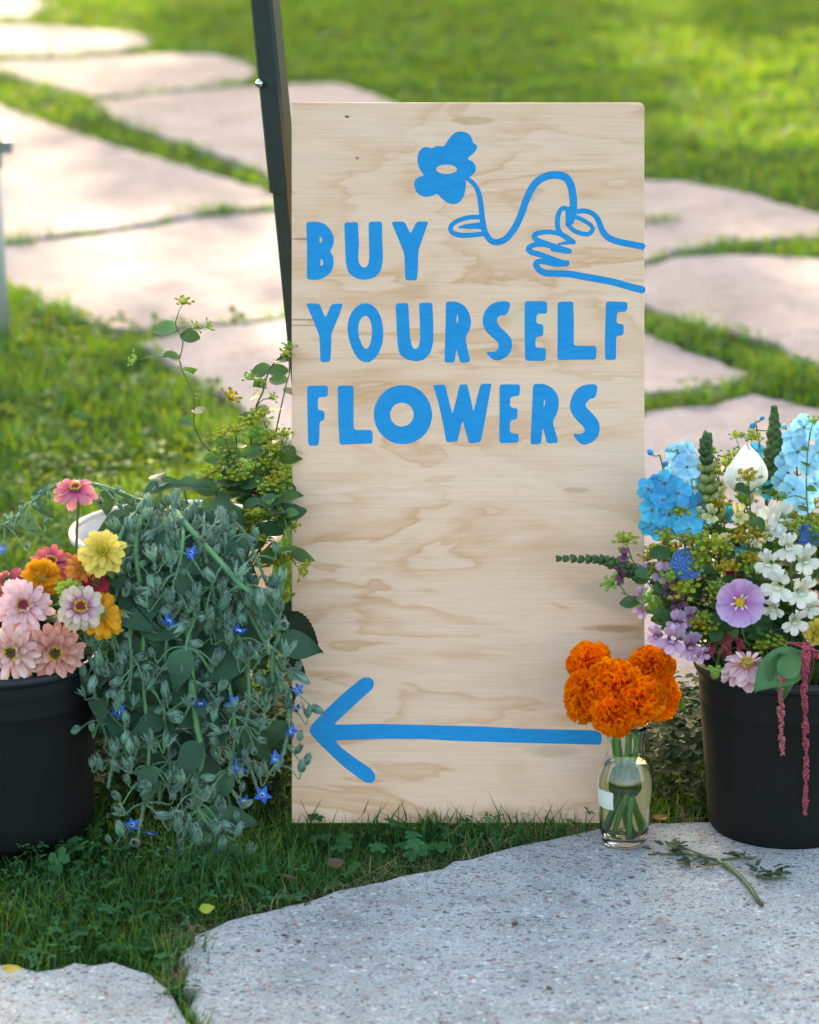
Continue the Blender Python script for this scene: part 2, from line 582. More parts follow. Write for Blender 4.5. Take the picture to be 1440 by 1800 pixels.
def np_mesh(name, V, quads, tris, t, r, mat):
    me = bpy.data.meshes.new(name)
    me.vertices.add(len(V))
    me.vertices.foreach_set('co', V.astype(np.float32).ravel())
    nq, ntr = len(quads), len(tris)
    loops = np.concatenate([quads.ravel(), tris.ravel()]).astype(np.int32)
    me.loops.add(len(loops))
    me.loops.foreach_set('vertex_index', loops)
    me.polygons.add(nq + ntr)
    st = np.concatenate([np.arange(nq) * 4, nq * 4 + np.arange(ntr) * 3]).astype(np.int32)
    me.polygons.foreach_set('loop_start', st)
    me.polygons.foreach_set('use_smooth', np.ones(nq + ntr, bool))
    a = me.attributes.new('t', 'FLOAT', 'POINT'); a.data.foreach_set('value', t.astype(np.float32))
    a = me.attributes.new('r', 'FLOAT', 'POINT'); a.data.foreach_set('value', r.astype(np.float32))
    me.materials.append(mat)
    me.update(calc_edges=True)
    return me

def blades(name, pos, h, wd, mat, lean=0.5, flat=0.0):
    n = len(pos)
    yaw = RNG.uniform(0, 2 * np.pi, n)
    ld = RNG.uniform(0, 2 * np.pi, n)
    ln = RNG.gamma(2.0, lean / 2, n) * h
    cx, sx = np.cos(yaw) * wd / 2, np.sin(yaw) * wd / 2
    lx, ly = np.cos(ld) * ln, np.sin(ld) * ln
    b = pos
    hz = np.sqrt(np.maximum(h * h - np.minimum(ln, h * 0.97) ** 2, (0.12 * h) ** 2))
    z0 = np.full(n, -0.032)
    V = np.zeros((n, 5, 3))
    for i, (k, s) in enumerate(((0.0, -1), (0.0, 1), (0.45, -0.85), (0.45, 0.85), (1.0, 0))):
        bend = k ** 1.7
        V[:, i, 0] = b[:, 0] + s * cx + lx * bend
        V[:, i, 1] = b[:, 1] + s * sx + ly * bend
        V[:, i, 2] = z0 + hz * (k if k < 1 else 1.0) * (1.25 if k == 0.45 else 1.0)
    base = np.arange(n)[:, None] * 5
    quads = base + np.array([[0, 1, 3, 2]])
    tris = base + np.array([[2, 3, 4]])
    t = np.tile([0, 0, 0.45, 0.45, 1.0], n)
    r = np.repeat(RNG.uniform(0, 1, n), 5)
    return np_mesh(name, V.reshape(-1, 3), quads, tris, t, r, mat)

def leaflets(name, pos, size, hgt, mat, per=3):
    """low broad leaves: three blunt leaflets on one point"""
    n = len(pos)
    V, T = [], []
    yaw0 = RNG.uniform(0, 2 * np.pi, n)
    allv = np.zeros((n * per, 6, 3))
    tilt = RNG.normal(0, 0.35, (n, 2))
    for k in range(per):
        a = yaw0 + 2 * np.pi * k / per + RNG.normal(0, 0.15, n)
        ca, sa = np.cos(a), np.sin(a)
        for i, (u, v, zz) in enumerate(((0.0, 0, 0), (0.5, -0.36, 0.1), (0.9, -0.26, 0.05), (1.0, 0, -0.08), (0.9, 0.26, 0.05), (0.5, 0.36, 0.1))):
            x = (u * ca - v * sa) * size
            y = (u * sa + v * ca) * size
            allv[k::per, i, 0] = pos[:, 0] + x
            allv[k::per, i, 1] = pos[:, 1] + y
            allv[k::per, i, 2] = hgt + zz * size + x * tilt[:, 0] + y * tilt[:, 1]
    m = n * per
    base = np.arange(m)[:, None] * 6
    quads = np.concatenate([base + np.array([[0, 1, 2, 3]]), base + np.array([[0, 3, 4, 5]])])
    t = np.tile([0, 0.5, 0.9, 1.0, 0.9, 0.5], m)
    r = np.repeat(np.repeat(RNG.uniform(0, 1, n), per), 6)
    return np_mesh(name, allv.reshape(-1, 3), quads, np.zeros((0, 3), int), t, r, mat)

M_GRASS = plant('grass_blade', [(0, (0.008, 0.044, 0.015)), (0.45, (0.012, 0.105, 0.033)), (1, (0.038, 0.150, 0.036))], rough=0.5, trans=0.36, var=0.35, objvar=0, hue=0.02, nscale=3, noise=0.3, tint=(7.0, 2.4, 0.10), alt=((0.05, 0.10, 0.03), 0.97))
M_CLOVER = plant("clover_leaf", [(0, (0.05, 0.15, 0.055)), (0.4, (0.026, 0.115, 0.036)), (1, (0.032, 0.135, 0.042))], rough=0.75, trans=0.3, var=0.35, objvar=0, nscale=4, spec=0.12, tint=(5.5, 2.0, 0.2))
M_STRAW = plant('dry_straw', [(0, (0.22, 0.16, 0.08)), (1, (0.34, 0.27, 0.15))], rough=0.7, trans=0.2, var=0.35, objvar=0, nscale=3)

BUCKETS = [(G(14, 1450), 0.14), (G(1375, 1452), 0.14), (G(318, 1318), 0.10), (G(1097, 1480), 0.05)]
def scatter(x0, x1, y0, y1, dens, near=True):
    n = int((x1 - x0) * (y1 - y0) * dens)
    p = np.stack([RNG.uniform(x0, x1, n), RNG.uniform(y0, y1, n)], 1)
    jit = p + RNG.normal(0, 0.008 if near else 0.02, p.shape)
    keep = ~inside_any(jit, STONES)
    for c, rad in BUCKETS:
        keep &= ((p[:, 0] - c.x) ** 2 + (p[:, 1] - c.y) ** 2) > rad * rad
    keep &= ~((p[:, 0] > -0.21) & (p[:, 0] < 0.42) & (p[:, 1] > -0.004) & (p[:, 1] < 0.03))
    return p[keep]

# clumpiness shared by all the grass
def clump(p, s):
    return 0.5 + 0.25 * (np.sin(p[:, 0] * s * 1.3 + 1.7 * np.sin(p[:, 1] * s)) + np.sin(p[:, 1] * s * 1.7 + 2.1 * np.sin(p[:, 0] * s * 0.8)))

gp, gh, gw = [], [], []
def put(p, hmin, hmax, wd):
    c = clump(p, 7.0)
    gp.append(p)
    gh.append((hmin + (hmax - hmin) * RNG.beta(2, 2.5, len(p))) * (0.6 + 0.7 * c))
    gw.append(RNG.uniform(0.7, 1.3, len(p)) * wd)
put(scatter(-1.5, 1.6, -1.2, 0.55, 17000), 0.032, 0.085, 0.0030)
put(scatter(-1.9, 1.9, 0.55, 2.6, 8000), 0.035, 0.095, 0.0042)
put(scatter(-2.4, 2.4, 2.6, 6.0, 5200, False), 0.045, 0.105, 0.0055)
put(scatter(-3.0, 3.6, 6.0, 13.5, 2600, False), 0.045, 0.100, 0.0075)
put(scatter(-3.6, 4.4, 13.5, 22.0, 700, False), 0.04, 0.09, 0.011)
for xa, xb in ((-6.0, -2.4), (2.4, 6.0)):
    put(scatter(xa, xb, 0.0, 6.0, 1500, False), 0.045, 0.105, 0.009)
    put(scatter(xa * 1.2, xb * 1.2, 6.0, 14.0, 600, False), 0.045, 0.105, 0.013)
put(scatter(-3.2, -1.5, -2.5, 0.6, 3500), 0.035, 0.09, 0.005)
put(scatter(1.6, 3.2, -2.5, 0.6, 3500), 0.035, 0.09, 0.005)
# taller tufts: against the board, at the meeting of the two slabs, by the vase
def tuft(px, py, n, rad, hmin, hmax, wd=0.0034):
    c = G(px, py)
    p = np.array([(c.x, c.y)]) + RNG.normal(0, rad, (n, 2)) * np.array([[1, 0.6]])
    gp.append(p); gh.append(RNG.uniform(hmin, hmax, n)); gw.append(np.full(n, wd))
for a in ((560, 1452, 30, .02), (640, 1450, 60, .03), (725, 1452, 120, .035), (770, 1455, 90, .03), (860, 1462, 30, .02), (900, 1464, 18, .012), (530, 1455, 22, .02)):
    tuft(*a, 0.04, 0.088)
tuft(280, 1672, 160, 0.035, 0.05, 0.10)
tuft(230, 1650, 80, 0.03, 0.04, 0.09)
for px, py, n_, rx in ((1140, 390, 120, .05), (1165, 388, 50, .04), (355, 374, 70, .06), (385, 372, 50, .05), (18, 426, 70, .05), (440, 372, 30, .04)):
    c = G(px, py)
    p = np.array([(c.x, c.y)]) + RNG.normal(0, 1, (n_, 2)) * np.array([[rx, .03]])
    gp.append(p); gh.append(RNG.uniform(.05, .09, n_)); gw.append(np.full(n_, .006))
tuft(330, 1768, 70, 0.010, 0.02, 0.04)
tuft(345, 1810, 60, 0.008, 0.02, 0.035)
# blades that lean out over the rims of the slabs
for st, n_ in ((STONES[0], 1500), (STONES[1], 700)):
    m_ = (np.abs(st[:, 0]) < 1.4) & (st[:, 1] > -.95) & (st[:, 1] < .0)
    e_ = st[m_]
    p = e_[RNG.integers(0, len(e_), n_)] + RNG.normal(0, .011, (n_, 2))
    gp.append(p); gh.append(RNG.uniform(.028, .066, n_) * (.5 + .8 * clump(p, 11.0))); gw.append(RNG.uniform(.002, .0034, n_))
gp = np.concatenate(gp); gh = np.concatenate(gh); gw = np.concatenate(gw)
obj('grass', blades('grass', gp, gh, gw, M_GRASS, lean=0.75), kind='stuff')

cp = [scatter(-1.5, 1.6, -1.1, 0.5, 1900), scatter(-1.9, 1.9, 0.5, 2.6, 900), scatter(-2.4, 2.4, 2.6, 6.0, 260, False), scatter(-2.5, 3.2, 6.0, 12.0, 60, False)]
cn = np.concatenate(cp)
cs = np.concatenate([RNG.uniform(0.005, 0.012, len(cp[0])), RNG.uniform(0.010, 0.024, len(cp[1])), RNG.uniform(0.014, 0.032, len(cp[2])), RNG.uniform(0.02, 0.04, len(cp[3]))])
keep = clump(cn, 5.0) > 0.35
cn, cs = cn[keep], cs[keep]
obj('clover', leaflets('clover', cn, cs, RNG.uniform(0.0, 0.03, len(cn)), M_CLOVER), kind='stuff')
# toothed broad weeds in the verge before the board
wp = scatter(-0.6, 0.5, -0.75, -0.02, 190)
obj('broadleaf_weeds', leaflets('broadleaf_weeds', wp, RNG.uniform(0.012, 0.024, len(wp)), RNG.uniform(0.0, 0.025, len(wp)), M_CLOVER, per=5), kind='stuff')

# low plants behind vase and hanging stems, leaves darkened to paint in shade
M_UNDER_SHADE = plant('shade_dark_leaf', [(0, (0.012, 0.035, 0.014)), (1, (0.016, 0.046, 0.018))], rough=0.7, trans=0.15, var=0.4, objvar=0, nscale=4, spec=0.1)
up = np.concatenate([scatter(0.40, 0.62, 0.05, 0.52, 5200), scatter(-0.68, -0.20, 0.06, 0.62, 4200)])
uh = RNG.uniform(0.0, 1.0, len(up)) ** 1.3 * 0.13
obj('shade_dark_undergrowth', leaflets('shade_dark_undergrowth', up, RNG.uniform(0.012, 0.026, len(up)), uh, M_UNDER_SHADE), kind='stuff')

# dry straw lying along the edge of the slabs
ed = STONES[0]
sel = ed[(ed[:, 1] > -0.75) & (ed[:, 0] < 0.5)]
sp_ = sel[RNG.integers(0, len(sel), 520)] + RNG.normal(0, 0.016, (520, 2)) + np.array([[-0.006, 0.012]])
me = blades('dry_straw', sp_, RNG.uniform(0.02, 0.055, len(sp_)), np.full(len(sp_), 0.0016), M_STRAW, lean=1.6)
so_ = obj('straw', me, kind='stuff')
so_.location.z = 0.022

# crumbs of bark, petal and grit on the near slab
M_CRUMB = plant('crumb', [(0, (0.16, 0.06, 0.04)), (1, (0.22, 0.10, 0.06))], rough=0.8, trans=0.0, var=0.5, objvar=0, alt=((0.07, 0.06, 0.05), 0.55))
mb = MB()
def crumb(x, y, s):
    g = g_ball(s, 6, 4, sx=1.6, sz=0.35, jit=0.35)
    mb.part(g, Matrix.Translation((x, y, s * 0.3)) @ Matrix.Rotation(random.uniform(0, 6), 4, 'Z'))
for _ in range(90):
    q = G(random.uniform(380, 1440), random.uniform(1520, 1800))
    crumb(q.x, q.y, random.uniform(0.0008, 0.0020))
for _ in range(26):
    q = G(random.gauss(330, 22), random.gauss(1632, 9))
    crumb(q.x, q.y, random.uniform(0.0015, 0.0035))
for px, py, s in ((905, 1625, .011), (1195, 1686, .008), (966, 1738, .010), (1110, 1543, .008), (1168, 1656, .006), (500, 1645, .007), (525, 1655, .006), (455, 1672, .007), (1400, 1487, .006), (1430, 1487, .007), (1040, 1690, .006)):
    q = G(px, py)
    crumb(q.x, q.y, s * .5)
obj('crumbs', mb.mesh('crumbs', M_CRUMB), kind='stuff')
# ------------------------------------------------------------------ plywood sign
BW, BH, BT = 620 * PX, 1267 * PX, 0.018
BX, BZ = 823, 1447

def ply_mat():
    m, t, p, out = new_mat('plywood_face')
    tc = N(t, 'TexCoord')
    ob = tc.outputs['Object']
    def nz(sc, detail, scale, rough=0.55, dist=0.0, loc=(0, 0, 0)):
        mp = N(t, 'Mapping', i_Scale=scale, i_Location=loc)
        t.links.new(ob, mp.inputs['Vector'])
        n = N(t, 'TexNoise', i_Scale=sc, i_Detail=detail, i_Roughness=rough, i_Distortion=dist)
        t.links.new(mp.outputs[0], n.inputs['Vector'])
        return n.outputs['Fac']
    figure = nz(1.0, 4.0, (2.0, 1, 7.6), 0.56, 0.5)
    patch = nz(1.0, 3.0, (1.7, 1, 8.0), 0.5, 0.3, (3, 0, 5))
    fibre = nz(1.0, 4.0, (7, 1, 260), 0.7)
    pores = nz(1.0, 2.0, (26, 1, 520), 0.7, 0.0, (9, 0, 0))
    rings = mathn(t, 'FRACT', mathn(t, 'MULTIPLY', figure, 6.5))
    late = ramp(t, rings, [(0.0, 0.30), (0.12, 0.02), (0.45, 0.08), (0.75, 0.50), (0.93, 0.95), (1.0, 0.30)])
    amount = ramp(t, patch, [(0.32, 0.22), (0.60, 1.0)])
    k = mathn(t, 'MULTIPLY', late, amount)
    pale, tan = (0.775, 0.52, 0.37), (0.62, 0.345, 0.185)
    c = mix(t, mathn(t, 'MULTIPLY', k, 0.95), pale, tan)
    c = mix(t, ramp(t, patch, [(0.30, 0.6), (0.50, 0.0)]), c, (0.78, 0.58, 0.455))
    c = mix(t, 0.4, c, ramp(t, fibre, [(0.3, (0.76, 0.73, 0.69)), (0.6, (1.08, 1.08, 1.08))]), 'MULTIPLY')
    c = mix(t, 0.30, c, ramp(t, nz(1.0, 4.0, (2.6, 1, 34), 0.6, 0.0, (0, 0, 7)), [(0.34, (0.86, 0.80, 0.73)), (0.52, (1, 1, 1)), (0.7, (1.05, 1.06, 1.08))]), 'MULTIPLY')
    c = mix(t, ramp(t, pores, [(0.66, 0.0), (0.74, 0.35)]), c, (0.40, 0.27, 0.17))
    sep = N(t, 'SeparateXYZ')
    t.links.new(ob, sep.inputs[0])
    warp = nz(1.0, 3.0, (12, 1, 30))
    def blot(px, py, rx, ry, col, amt, soft=0.75, wob=1.5):
        nonlocal c
        x = mathn(t, 'DIVIDE', mathn(t, 'SUBTRACT', sep.outputs[0], (px - BX) * PX), rx * PX)
        z = mathn(t, 'DIVIDE', mathn(t, 'SUBTRACT', sep.outputs[2], (BZ - py) * PX), ry * PX)
        d = mathn(t, 'ADD', mathn(t, 'MULTIPLY', x, x), mathn(t, 'MULTIPLY', z, z))
        d = mathn(t, 'ADD', d, mathn(t, 'MULTIPLY_ADD', warp, 2 * wob, -wob))
        c = mix(t, ramp(t, d, [(1 - soft, amt), (1.0, 0.0)]), c, col)
    blot(832, 212, 46, 8, (0.52, 0.33, 0.18), 0.7, 0.35, 0.5)
    blot(1080, 1045, 80, 34, (0.46, 0.35, 0.26), 0.55)
    blot(1068, 1104, 58, 9, (0.46, 0.24, 0.11), 0.9, 0.8)
    blot(970, 1320, 60, 12, (0.46, 0.33, 0.22), 0.5)
    blot(610, 205, 5, 3, (0.16, 0.09, 0.05), 0.9, 0.6, 0.3)
    blot(628, 278, 4, 3, (0.2, 0.12, 0.07), 0.7, 0.6, 0.3)
    blot(530, 420, 22, 2, (0.28, 0.17, 0.10), 0.8, 0.6, 0.4)
    blot(540, 562, 50, 2, (0.33, 0.21, 0.13), 0.8, 0.6, 0.4)
    blot(535, 572, 40, 2, (0.36, 0.24, 0.15), 0.7, 0.6, 0.4)
    blot(1010, 862, 26, 5, (0.47, 0.31, 0.18), 0.6)
    blot(940, 560, 60, 22, (0.58, 0.53, 0.34), 0.5, 0.8)
    t.links.new(c, p.inputs['Base Color'])
    p.inputs['Roughness'].default_value = 0.62
    p.inputs['Specular IOR Level'].default_value = 0.3
    bp = N(t, 'Bump', i_Strength=0.25, i_Distance=0.0006)
    t.links.new(mathn(t, 'ADD', fibre, mathn(t, 'MULTIPLY', k, -0.6)), bp.inputs['Height'])
    t.links.new(bp.outputs[0], p.inputs['Normal'])
    return m

def ply_edge_mat():
    m, t, p, out = new_mat('plywood_edge')
    tc = N(t, 'TexCoord')
    sep = N(t, 'SeparateXYZ')
    t.links.new(tc.outputs['Object'], sep.inputs[0])
    f = mathn(t, 'FRACT', mathn(t, 'MULTIPLY', sep.outputs[1], 278.0))
    mp = N(t, 'Mapping', i_Scale=(90, 600, 90))
    t.links.new(tc.outputs['Object'], mp.inputs['Vector'])
    n = N(t, 'TexNoise', i_Scale=1.0, i_Detail=3.0)
    t.links.new(mp.outputs[0], n.inputs['Vector'])
    c = ramp(t, f, [(0.0, (0.60, 0.49, 0.36)), (0.45, (0.62, 0.51, 0.38)), (0.5, (0.36, 0.25, 0.16)), (0.95, (0.40, 0.28, 0.18))])
    c = mix(t, 0.7, c, ramp(t, n.outputs['Fac'], [(0.3, (0.75, 0.72, 0.7)), (0.7, (1.15, 1.15, 1.15))]), 'MULTIPLY')
    t.links.new(c, p.inputs['Base Color'])
    p.inputs['Roughness'].default_value = 0.7
    return m

def paint_mat():
    m, t, p, out = new_mat('blue_sign_paint')
    tc = N(t, 'TexCoord')
    mp = N(t, 'Mapping', i_Scale=(30, 1, 160))
    t.links.new(tc.outputs['Object'], mp.inputs['Vector'])
    n = N(t, 'TexNoise', i_Scale=1.0, i_Detail=4.0)
    t.links.new(mp.outputs[0], n.inputs['Vector'])
    n2 = N(t, 'TexNoise', i_Scale=14.0, i_Detail=3.0)
    t.links.new(tc.outputs['Object'], n2.inputs['Vector'])
    c = ramp(t, n.outputs['Fac'], [(0.25, (0.0, 0.225, 0.52)), (0.5, (0.0, 0.26, 0.57)), (0.75, (0.0, 0.285, 0.60))])
    c = mix(t, 0.35, c, ramp(t, n2.outputs['Fac'], [(0.32, (0.82, 0.86, 0.90)), (0.68, (1.06, 1.04, 1.02))]), 'MULTIPLY')
    t.links.new(c, p.inputs['Base Color'])
    p.inputs['Roughness'].default_value = 0.75
    p.inputs['Specular IOR Level'].default_value = 0.0
    bp = N(t, 'Bump', i_Strength=0.2, i_Distance=0.0005)
    t.links.new(n.outputs['Fac'], bp.inputs['Height'])
    t.links.new(bp.outputs[0], p.inputs['Normal'])
    return m
M_PAINT = paint_mat()

base = P(BX, BZ, 0.0)
sign = thing('plywood_sign', (base.x, 0, 0.0), 'tall plywood board painted with blue words, a drawn hand with a flower and an arrow', 'sign', rot=(-PITCH, 0, 0))

def round_rect(hw, h, rr, ins):
    pts = []
    for cx, cz, a0, r in ((hw, 0, -90, 0.002), (hw, h, 0, rr), (-hw, h, 90, 0.003), (-hw, 0, 180, 0.002)):
        sx, sz = (1 if cx > 0 else -1), (1 if cz > 0 else -1)
        for k in range(5):
            a = R(a0 + 90 * k / 4)
            pts.append((cx - sx * r + (r - ins) * math.cos(a), cz - sz * r + (r - ins) * math.sin(a)))
    return pts
rings = [(0.0, 0.0014), (0.0004, 0.0005), (0.0014, 0.0), (BT - 0.001, 0.0), (BT, 0.001)]
V, F, MI = [], [], []
for y, ins in rings:
    V += [(x, y, z) for x, z in round_rect(BW / 2, BH, 0.010, ins)]
n = 20
mb = MB()
mb.add(V, [])
for k in range(len(rings) - 1):
    for i in range(n):
        mb.f.append([k * n + i, (k + 1) * n + i, (k + 1) * n + (i + 1) % n, k * n + (i + 1) % n]); mb.mi.append(0 if k < 2 else 1)
mb.f.append(list(range(n))); mb.mi.append(0)
mb.f.append([4 * n + i for i in range(n)][::-1]); mb.mi.append(0)
obj('board', mb.mesh('board', [ply_mat(), ply_edge_mat()], smooth=False), sign)

def chaikin(p, it=2, cut=0.25, rmax=3.0):
    for _ in range(it):
        o = []
        n = len(p)
        for i in range(n):
            a, b = Vector(p[i]), Vector(p[(i + 1) % n])
            d = (b - a).length
            c = min(cut, rmax / d) if d > 0 else 0
            o += [a.lerp(b, c), a.lerp(b, 1 - c)]
        p = o
        rmax *= 0.5
    return p

def loc2(px, py):
    return ((px - BX) * PX, (BZ - py) * PX)

def paint(name, outer, holes=(), lift=0.0, rmax=3.0, mat=None):
    loops = [[Vector((*loc2(q.x, q.y), 0)) for q in chaikin([Vector((a[0], a[1], 0)) for a in lp], 2, 0.25, rmax)] for lp in (outer, *holes)]
    tris = tessellate_polygon(loops)
    flat = [q for lp in loops for q in lp]
    y0, y1 = -0.00035 - lift, -0.00002
    nV = len(flat)
    V = [(q.x, y0, q.y) for q in flat] + [(q.x, y1, q.y) for q in flat]
    F = []
    for a, b, c in tris:
        A, B, C = flat[a], flat[b], flat[c]
        # facing -Y: counter-clockwise seen from the front
        F.append((a, b, c) if (B - A).cross(C - A).z > 0 else (a, c, b))
    o = 0
    for lp in loops:
        n = len(lp)
        for i in range(n):
            j = (i + 1) % n
            F.append((o + i, o + j, nV + o + j, nV + o + i))
        o += n
    return obj(name, MB().add(V, F).mesh(name, mat or M_PAINT, smooth=False), sign)

def Z(ox, oy, s):
    return lambda *pts: [(ox + x / s, oy + y / s) for x, y in pts]
z2, z3, z4 = Z(500, 360, 4.364), Z(800, 500, 4.114), Z(500, 640, 4.114)
z5, z6 = Z(700, 210, 3.2), Z(500, 1160, 2.4)
def ell(cx, cy, rx, ry, n=26, wob=0.0):
    return [(cx + rx * math.cos(2 * math.pi * k / n) * (1 + random.uniform(-wob, wob)), cy + ry * math.sin(2 * math.pi * k / n) * (1 + random.uniform(-wob, wob))) for k in range(n)]
L = lambda *a, **k: paint('letter', *a, **k)
# BUY
L(z2((168, 135), (200, 130), (250, 128), (310, 145), (355, 190), (378, 240), (380, 290), (370, 325), (348, 355), (370, 385), (381, 430), (375, 480), (352, 525), (310, 558), (250, 578), (172, 572), (175, 350)),
  [z2((270, 240), (290, 254), (291, 275), (284, 290), (270, 295)), z2((275, 413), (293, 422), (299, 445), (294, 466), (278, 472))])
L(z2((460, 135), (565, 133), (572, 300), (566, 420), (580, 465), (612, 485), (640, 470), (652, 420), (650, 300), (646, 130), (750, 127), (752, 280), (757, 420), (740, 510), (690, 560), (620, 577), (550, 565), (490, 520), (472, 440), (465, 280)))
L(z2((820, 130), (922, 128), (968, 225), (1015, 128), (1107, 127), (1070, 230), (1028, 350), (1025, 470), (1018, 580), (928, 580), (925, 480), (920, 370), (870, 250)))
# YOURSELF
L(z2((165, 755), (270, 757), (315, 870), (362, 760), (452, 757), (420, 850), (362, 985), (358, 1100), (352, 1205), (277, 1208), (273, 1100), (270, 1010), (220, 880)))
L(z2((622, 750), (690, 775), (740, 850), (762, 960), (755, 1060), (720, 1150), (670, 1200), (630, 1212), (570, 1190), (520, 1110), (490, 1010), (482, 930), (505, 840), (555, 775)),
  [z2((622, 846), (655, 870), (672, 930), (672, 1010), (655, 1085), (628, 1110), (595, 1080), (572, 1010), (565, 940), (580, 875))], rmax=12)
L(z2((853, 757), (950, 752), (958, 900), (965, 1020), (980, 1090), (1002, 1110), (1030, 1095), (1042, 1030), (1040, 900), (1033, 752), (1135, 750), (1143, 900), (1143, 1050), (1120, 1140), (1070, 1190), (1010, 1203), (930, 1185), (880, 1140), (868, 1050), (860, 900)))
L(z2((1240, 742), (1320, 742), (1380, 770), (1420, 830), (1434, 900), (1422, 960), (1388, 1020), (1405, 1100), (1427, 1205), (1352, 1215), (1318, 1100), (1308, 1210), (1228, 1212), (1235, 1000), (1238, 850)),
  [z2((1322, 840), (1335, 850), (1332, 900), (1322, 915))])
L(z3((405, 125), (385, 205), (360, 225), (330, 222), (305, 240), (302, 270), (325, 310), (375, 350), (412, 400), (415, 450), (395, 505), (350, 540), (290, 553), (250, 525), (222, 485), (270, 490), (305, 475), (318, 445), (305, 410), (240, 360), (205, 310), (198, 250), (215, 190), (260, 140), (330, 118)), rmax=5)
L(z3((505, 120), (665, 122), (668, 210), (590, 212), (587, 285), (640, 288), (638, 375), (585, 378), (580, 455), (660, 460), (655, 553), (508, 553), (503, 350)))
L(z3((742, 125), (855, 123), (860, 290), (858, 443), (1025, 445), (1020, 543), (740, 547), (742, 350)))
L(z3((1092, 122), (1248, 127), (1245, 195), (1172, 200), (1168, 283), (1222, 287), (1220, 355), (1205, 370), (1165, 372), (1165, 545), (1085, 548), (1085, 350)))
# FLOWERS
L(z4((165, 157), (315, 155), (315, 235), (243, 240), (242, 332), (292, 337), (290, 405), (255, 412), (255, 500), (248, 590), (173, 590), (168, 400)))
L(z4((387, 155), (502, 157), (500, 320), (502, 475), (637, 477), (640, 575), (520, 577), (400, 585), (390, 400)))
L(z4(*ell(858, 365, 212, 215, 26, 0.006)), [z4(*ell(850, 365, 86, 87, 22, 0.012))], rmax=12)
L([(761.3, 676.5), (783, 676), (789, 703), (795.3, 727.5), (802.6, 701), (808.2, 676), (821.3, 675.3), (827, 698), (832.5, 723.9), (838.5, 700), (845, 675), (864.4, 673.8), (858, 710), (851, 748), (845, 777), (824.5, 779.5), (819, 760), (813.5, 739), (809, 755), (804.5, 776), (785, 777.5), (779, 745), (770, 705)], rmax=2)
L(z3((322, 722), (472, 722), (468, 805), (400, 812), (398, 890), (453, 895), (450, 975), (398, 980), (396, 1075), (463, 1080), (458, 1145), (320, 1148), (322, 950)))
L(z3((565, 720), (640, 718), (700, 745), (745, 800), (752, 870), (735, 940), (705, 990), (725, 1060), (748, 1145), (665, 1150), (635, 1030), (622, 1155), (545, 1158), (555, 950)), [z3((645, 820), (655, 860), (640, 893))])
L(z3((1035, 722), (1018, 820), (975, 828), (940, 865), (950, 890), (1000, 940), (1040, 990), (1050, 1050), (1030, 1110), (985, 1145), (930, 1163), (895, 1145), (845, 1078), (890, 1083), (930, 1075), (942, 1050), (920, 1020), (860, 960), (830, 900), (832, 850), (860, 780), (900, 740), (960, 720)), rmax=5)

def stroke_outline(pts, w0, w1=None, n=48, wmid=None):
    w1 = w0 if w1 is None else w1
    c = catmull([(x, y, 0) for x, y in pts], n)
    Lf, Rt = [], []
    for i, q in enumerate(c):
        d = c[min(i + 1, n)] - c[max(i - 1, 0)]
        nn = Vector((-d.y, d.x, 0)).normalized()
        u = i / n
        ww = (w0 + (w1 - w0) * u) / 2
        if wmid:
            ww = (w0 * (1 - u) ** 2 + 2 * wmid * u * (1 - u) + w1 * u * u) / 2
        ww *= 1 + 0.04 * math.sin(9 * u + w0)
        Lf.append(q + nn * ww); Rt.append(q - nn * ww)
    def cap(q, d, ww):
        d = d.normalized(); nn = Vector((-d.y, d.x, 0))
        return [q + nn * ww * math.cos(a) + d * ww * math.sin(a) for a in (R(30), R(60), R(90), R(120), R(150))]
    e = cap(c[-1], c[-1] - c[-2], (Lf[-1] - c[-1]).length)
    s = cap(c[0], c[0] - c[1], (Lf[0] - c[0]).length)
    return [(q.x, q.y) for q in Lf + e + Rt[::-1] + s]

def ribbon(me_list, pts, w0, w1=None, lift=0.0, n=40, wmid=None):
    """one brush stroke as a strip: no self-overlap trouble where it bends tightly"""
    o = stroke_outline(pts, w0, w1, n, wmid)
    m = n + 1
    Lf, e, Rt, s = o[:m], o[m:m + 5], o[m + 5:m + 5 + m][::-1], o[m + 5 + m:]
    V = [(*loc2(*q), 0) for q in Lf] + [(*loc2(*q), 0) for q in Rt] + [(*loc2(*q), 0) for q in e] + [(*loc2(*q), 0) for q in s]
    V = [(x, -0.0003 - lift, z) for x, z, _ in V]
    F = [(i, i + 1, m + i + 1, m + i) for i in range(n)]
    F.append((m - 1, *range(2 * m, 2 * m + 5), 2 * m - 1))
    F.append((m, *range(2 * m + 5, 2 * m + 10), 0))
    me_list.append((V, F))

def strokes(name, specs):
    mb = MB()
    lst = []
    for k, sp in enumerate(specs):
        ribbon(lst, *sp[:3], lift=0.00006 * k, **(sp[3] if len(sp) > 3 else {}))
    for V, F in lst:
        mb.add(V, F)
    return obj(name, mb.mesh(name, M_PAINT, smooth=False), sign)

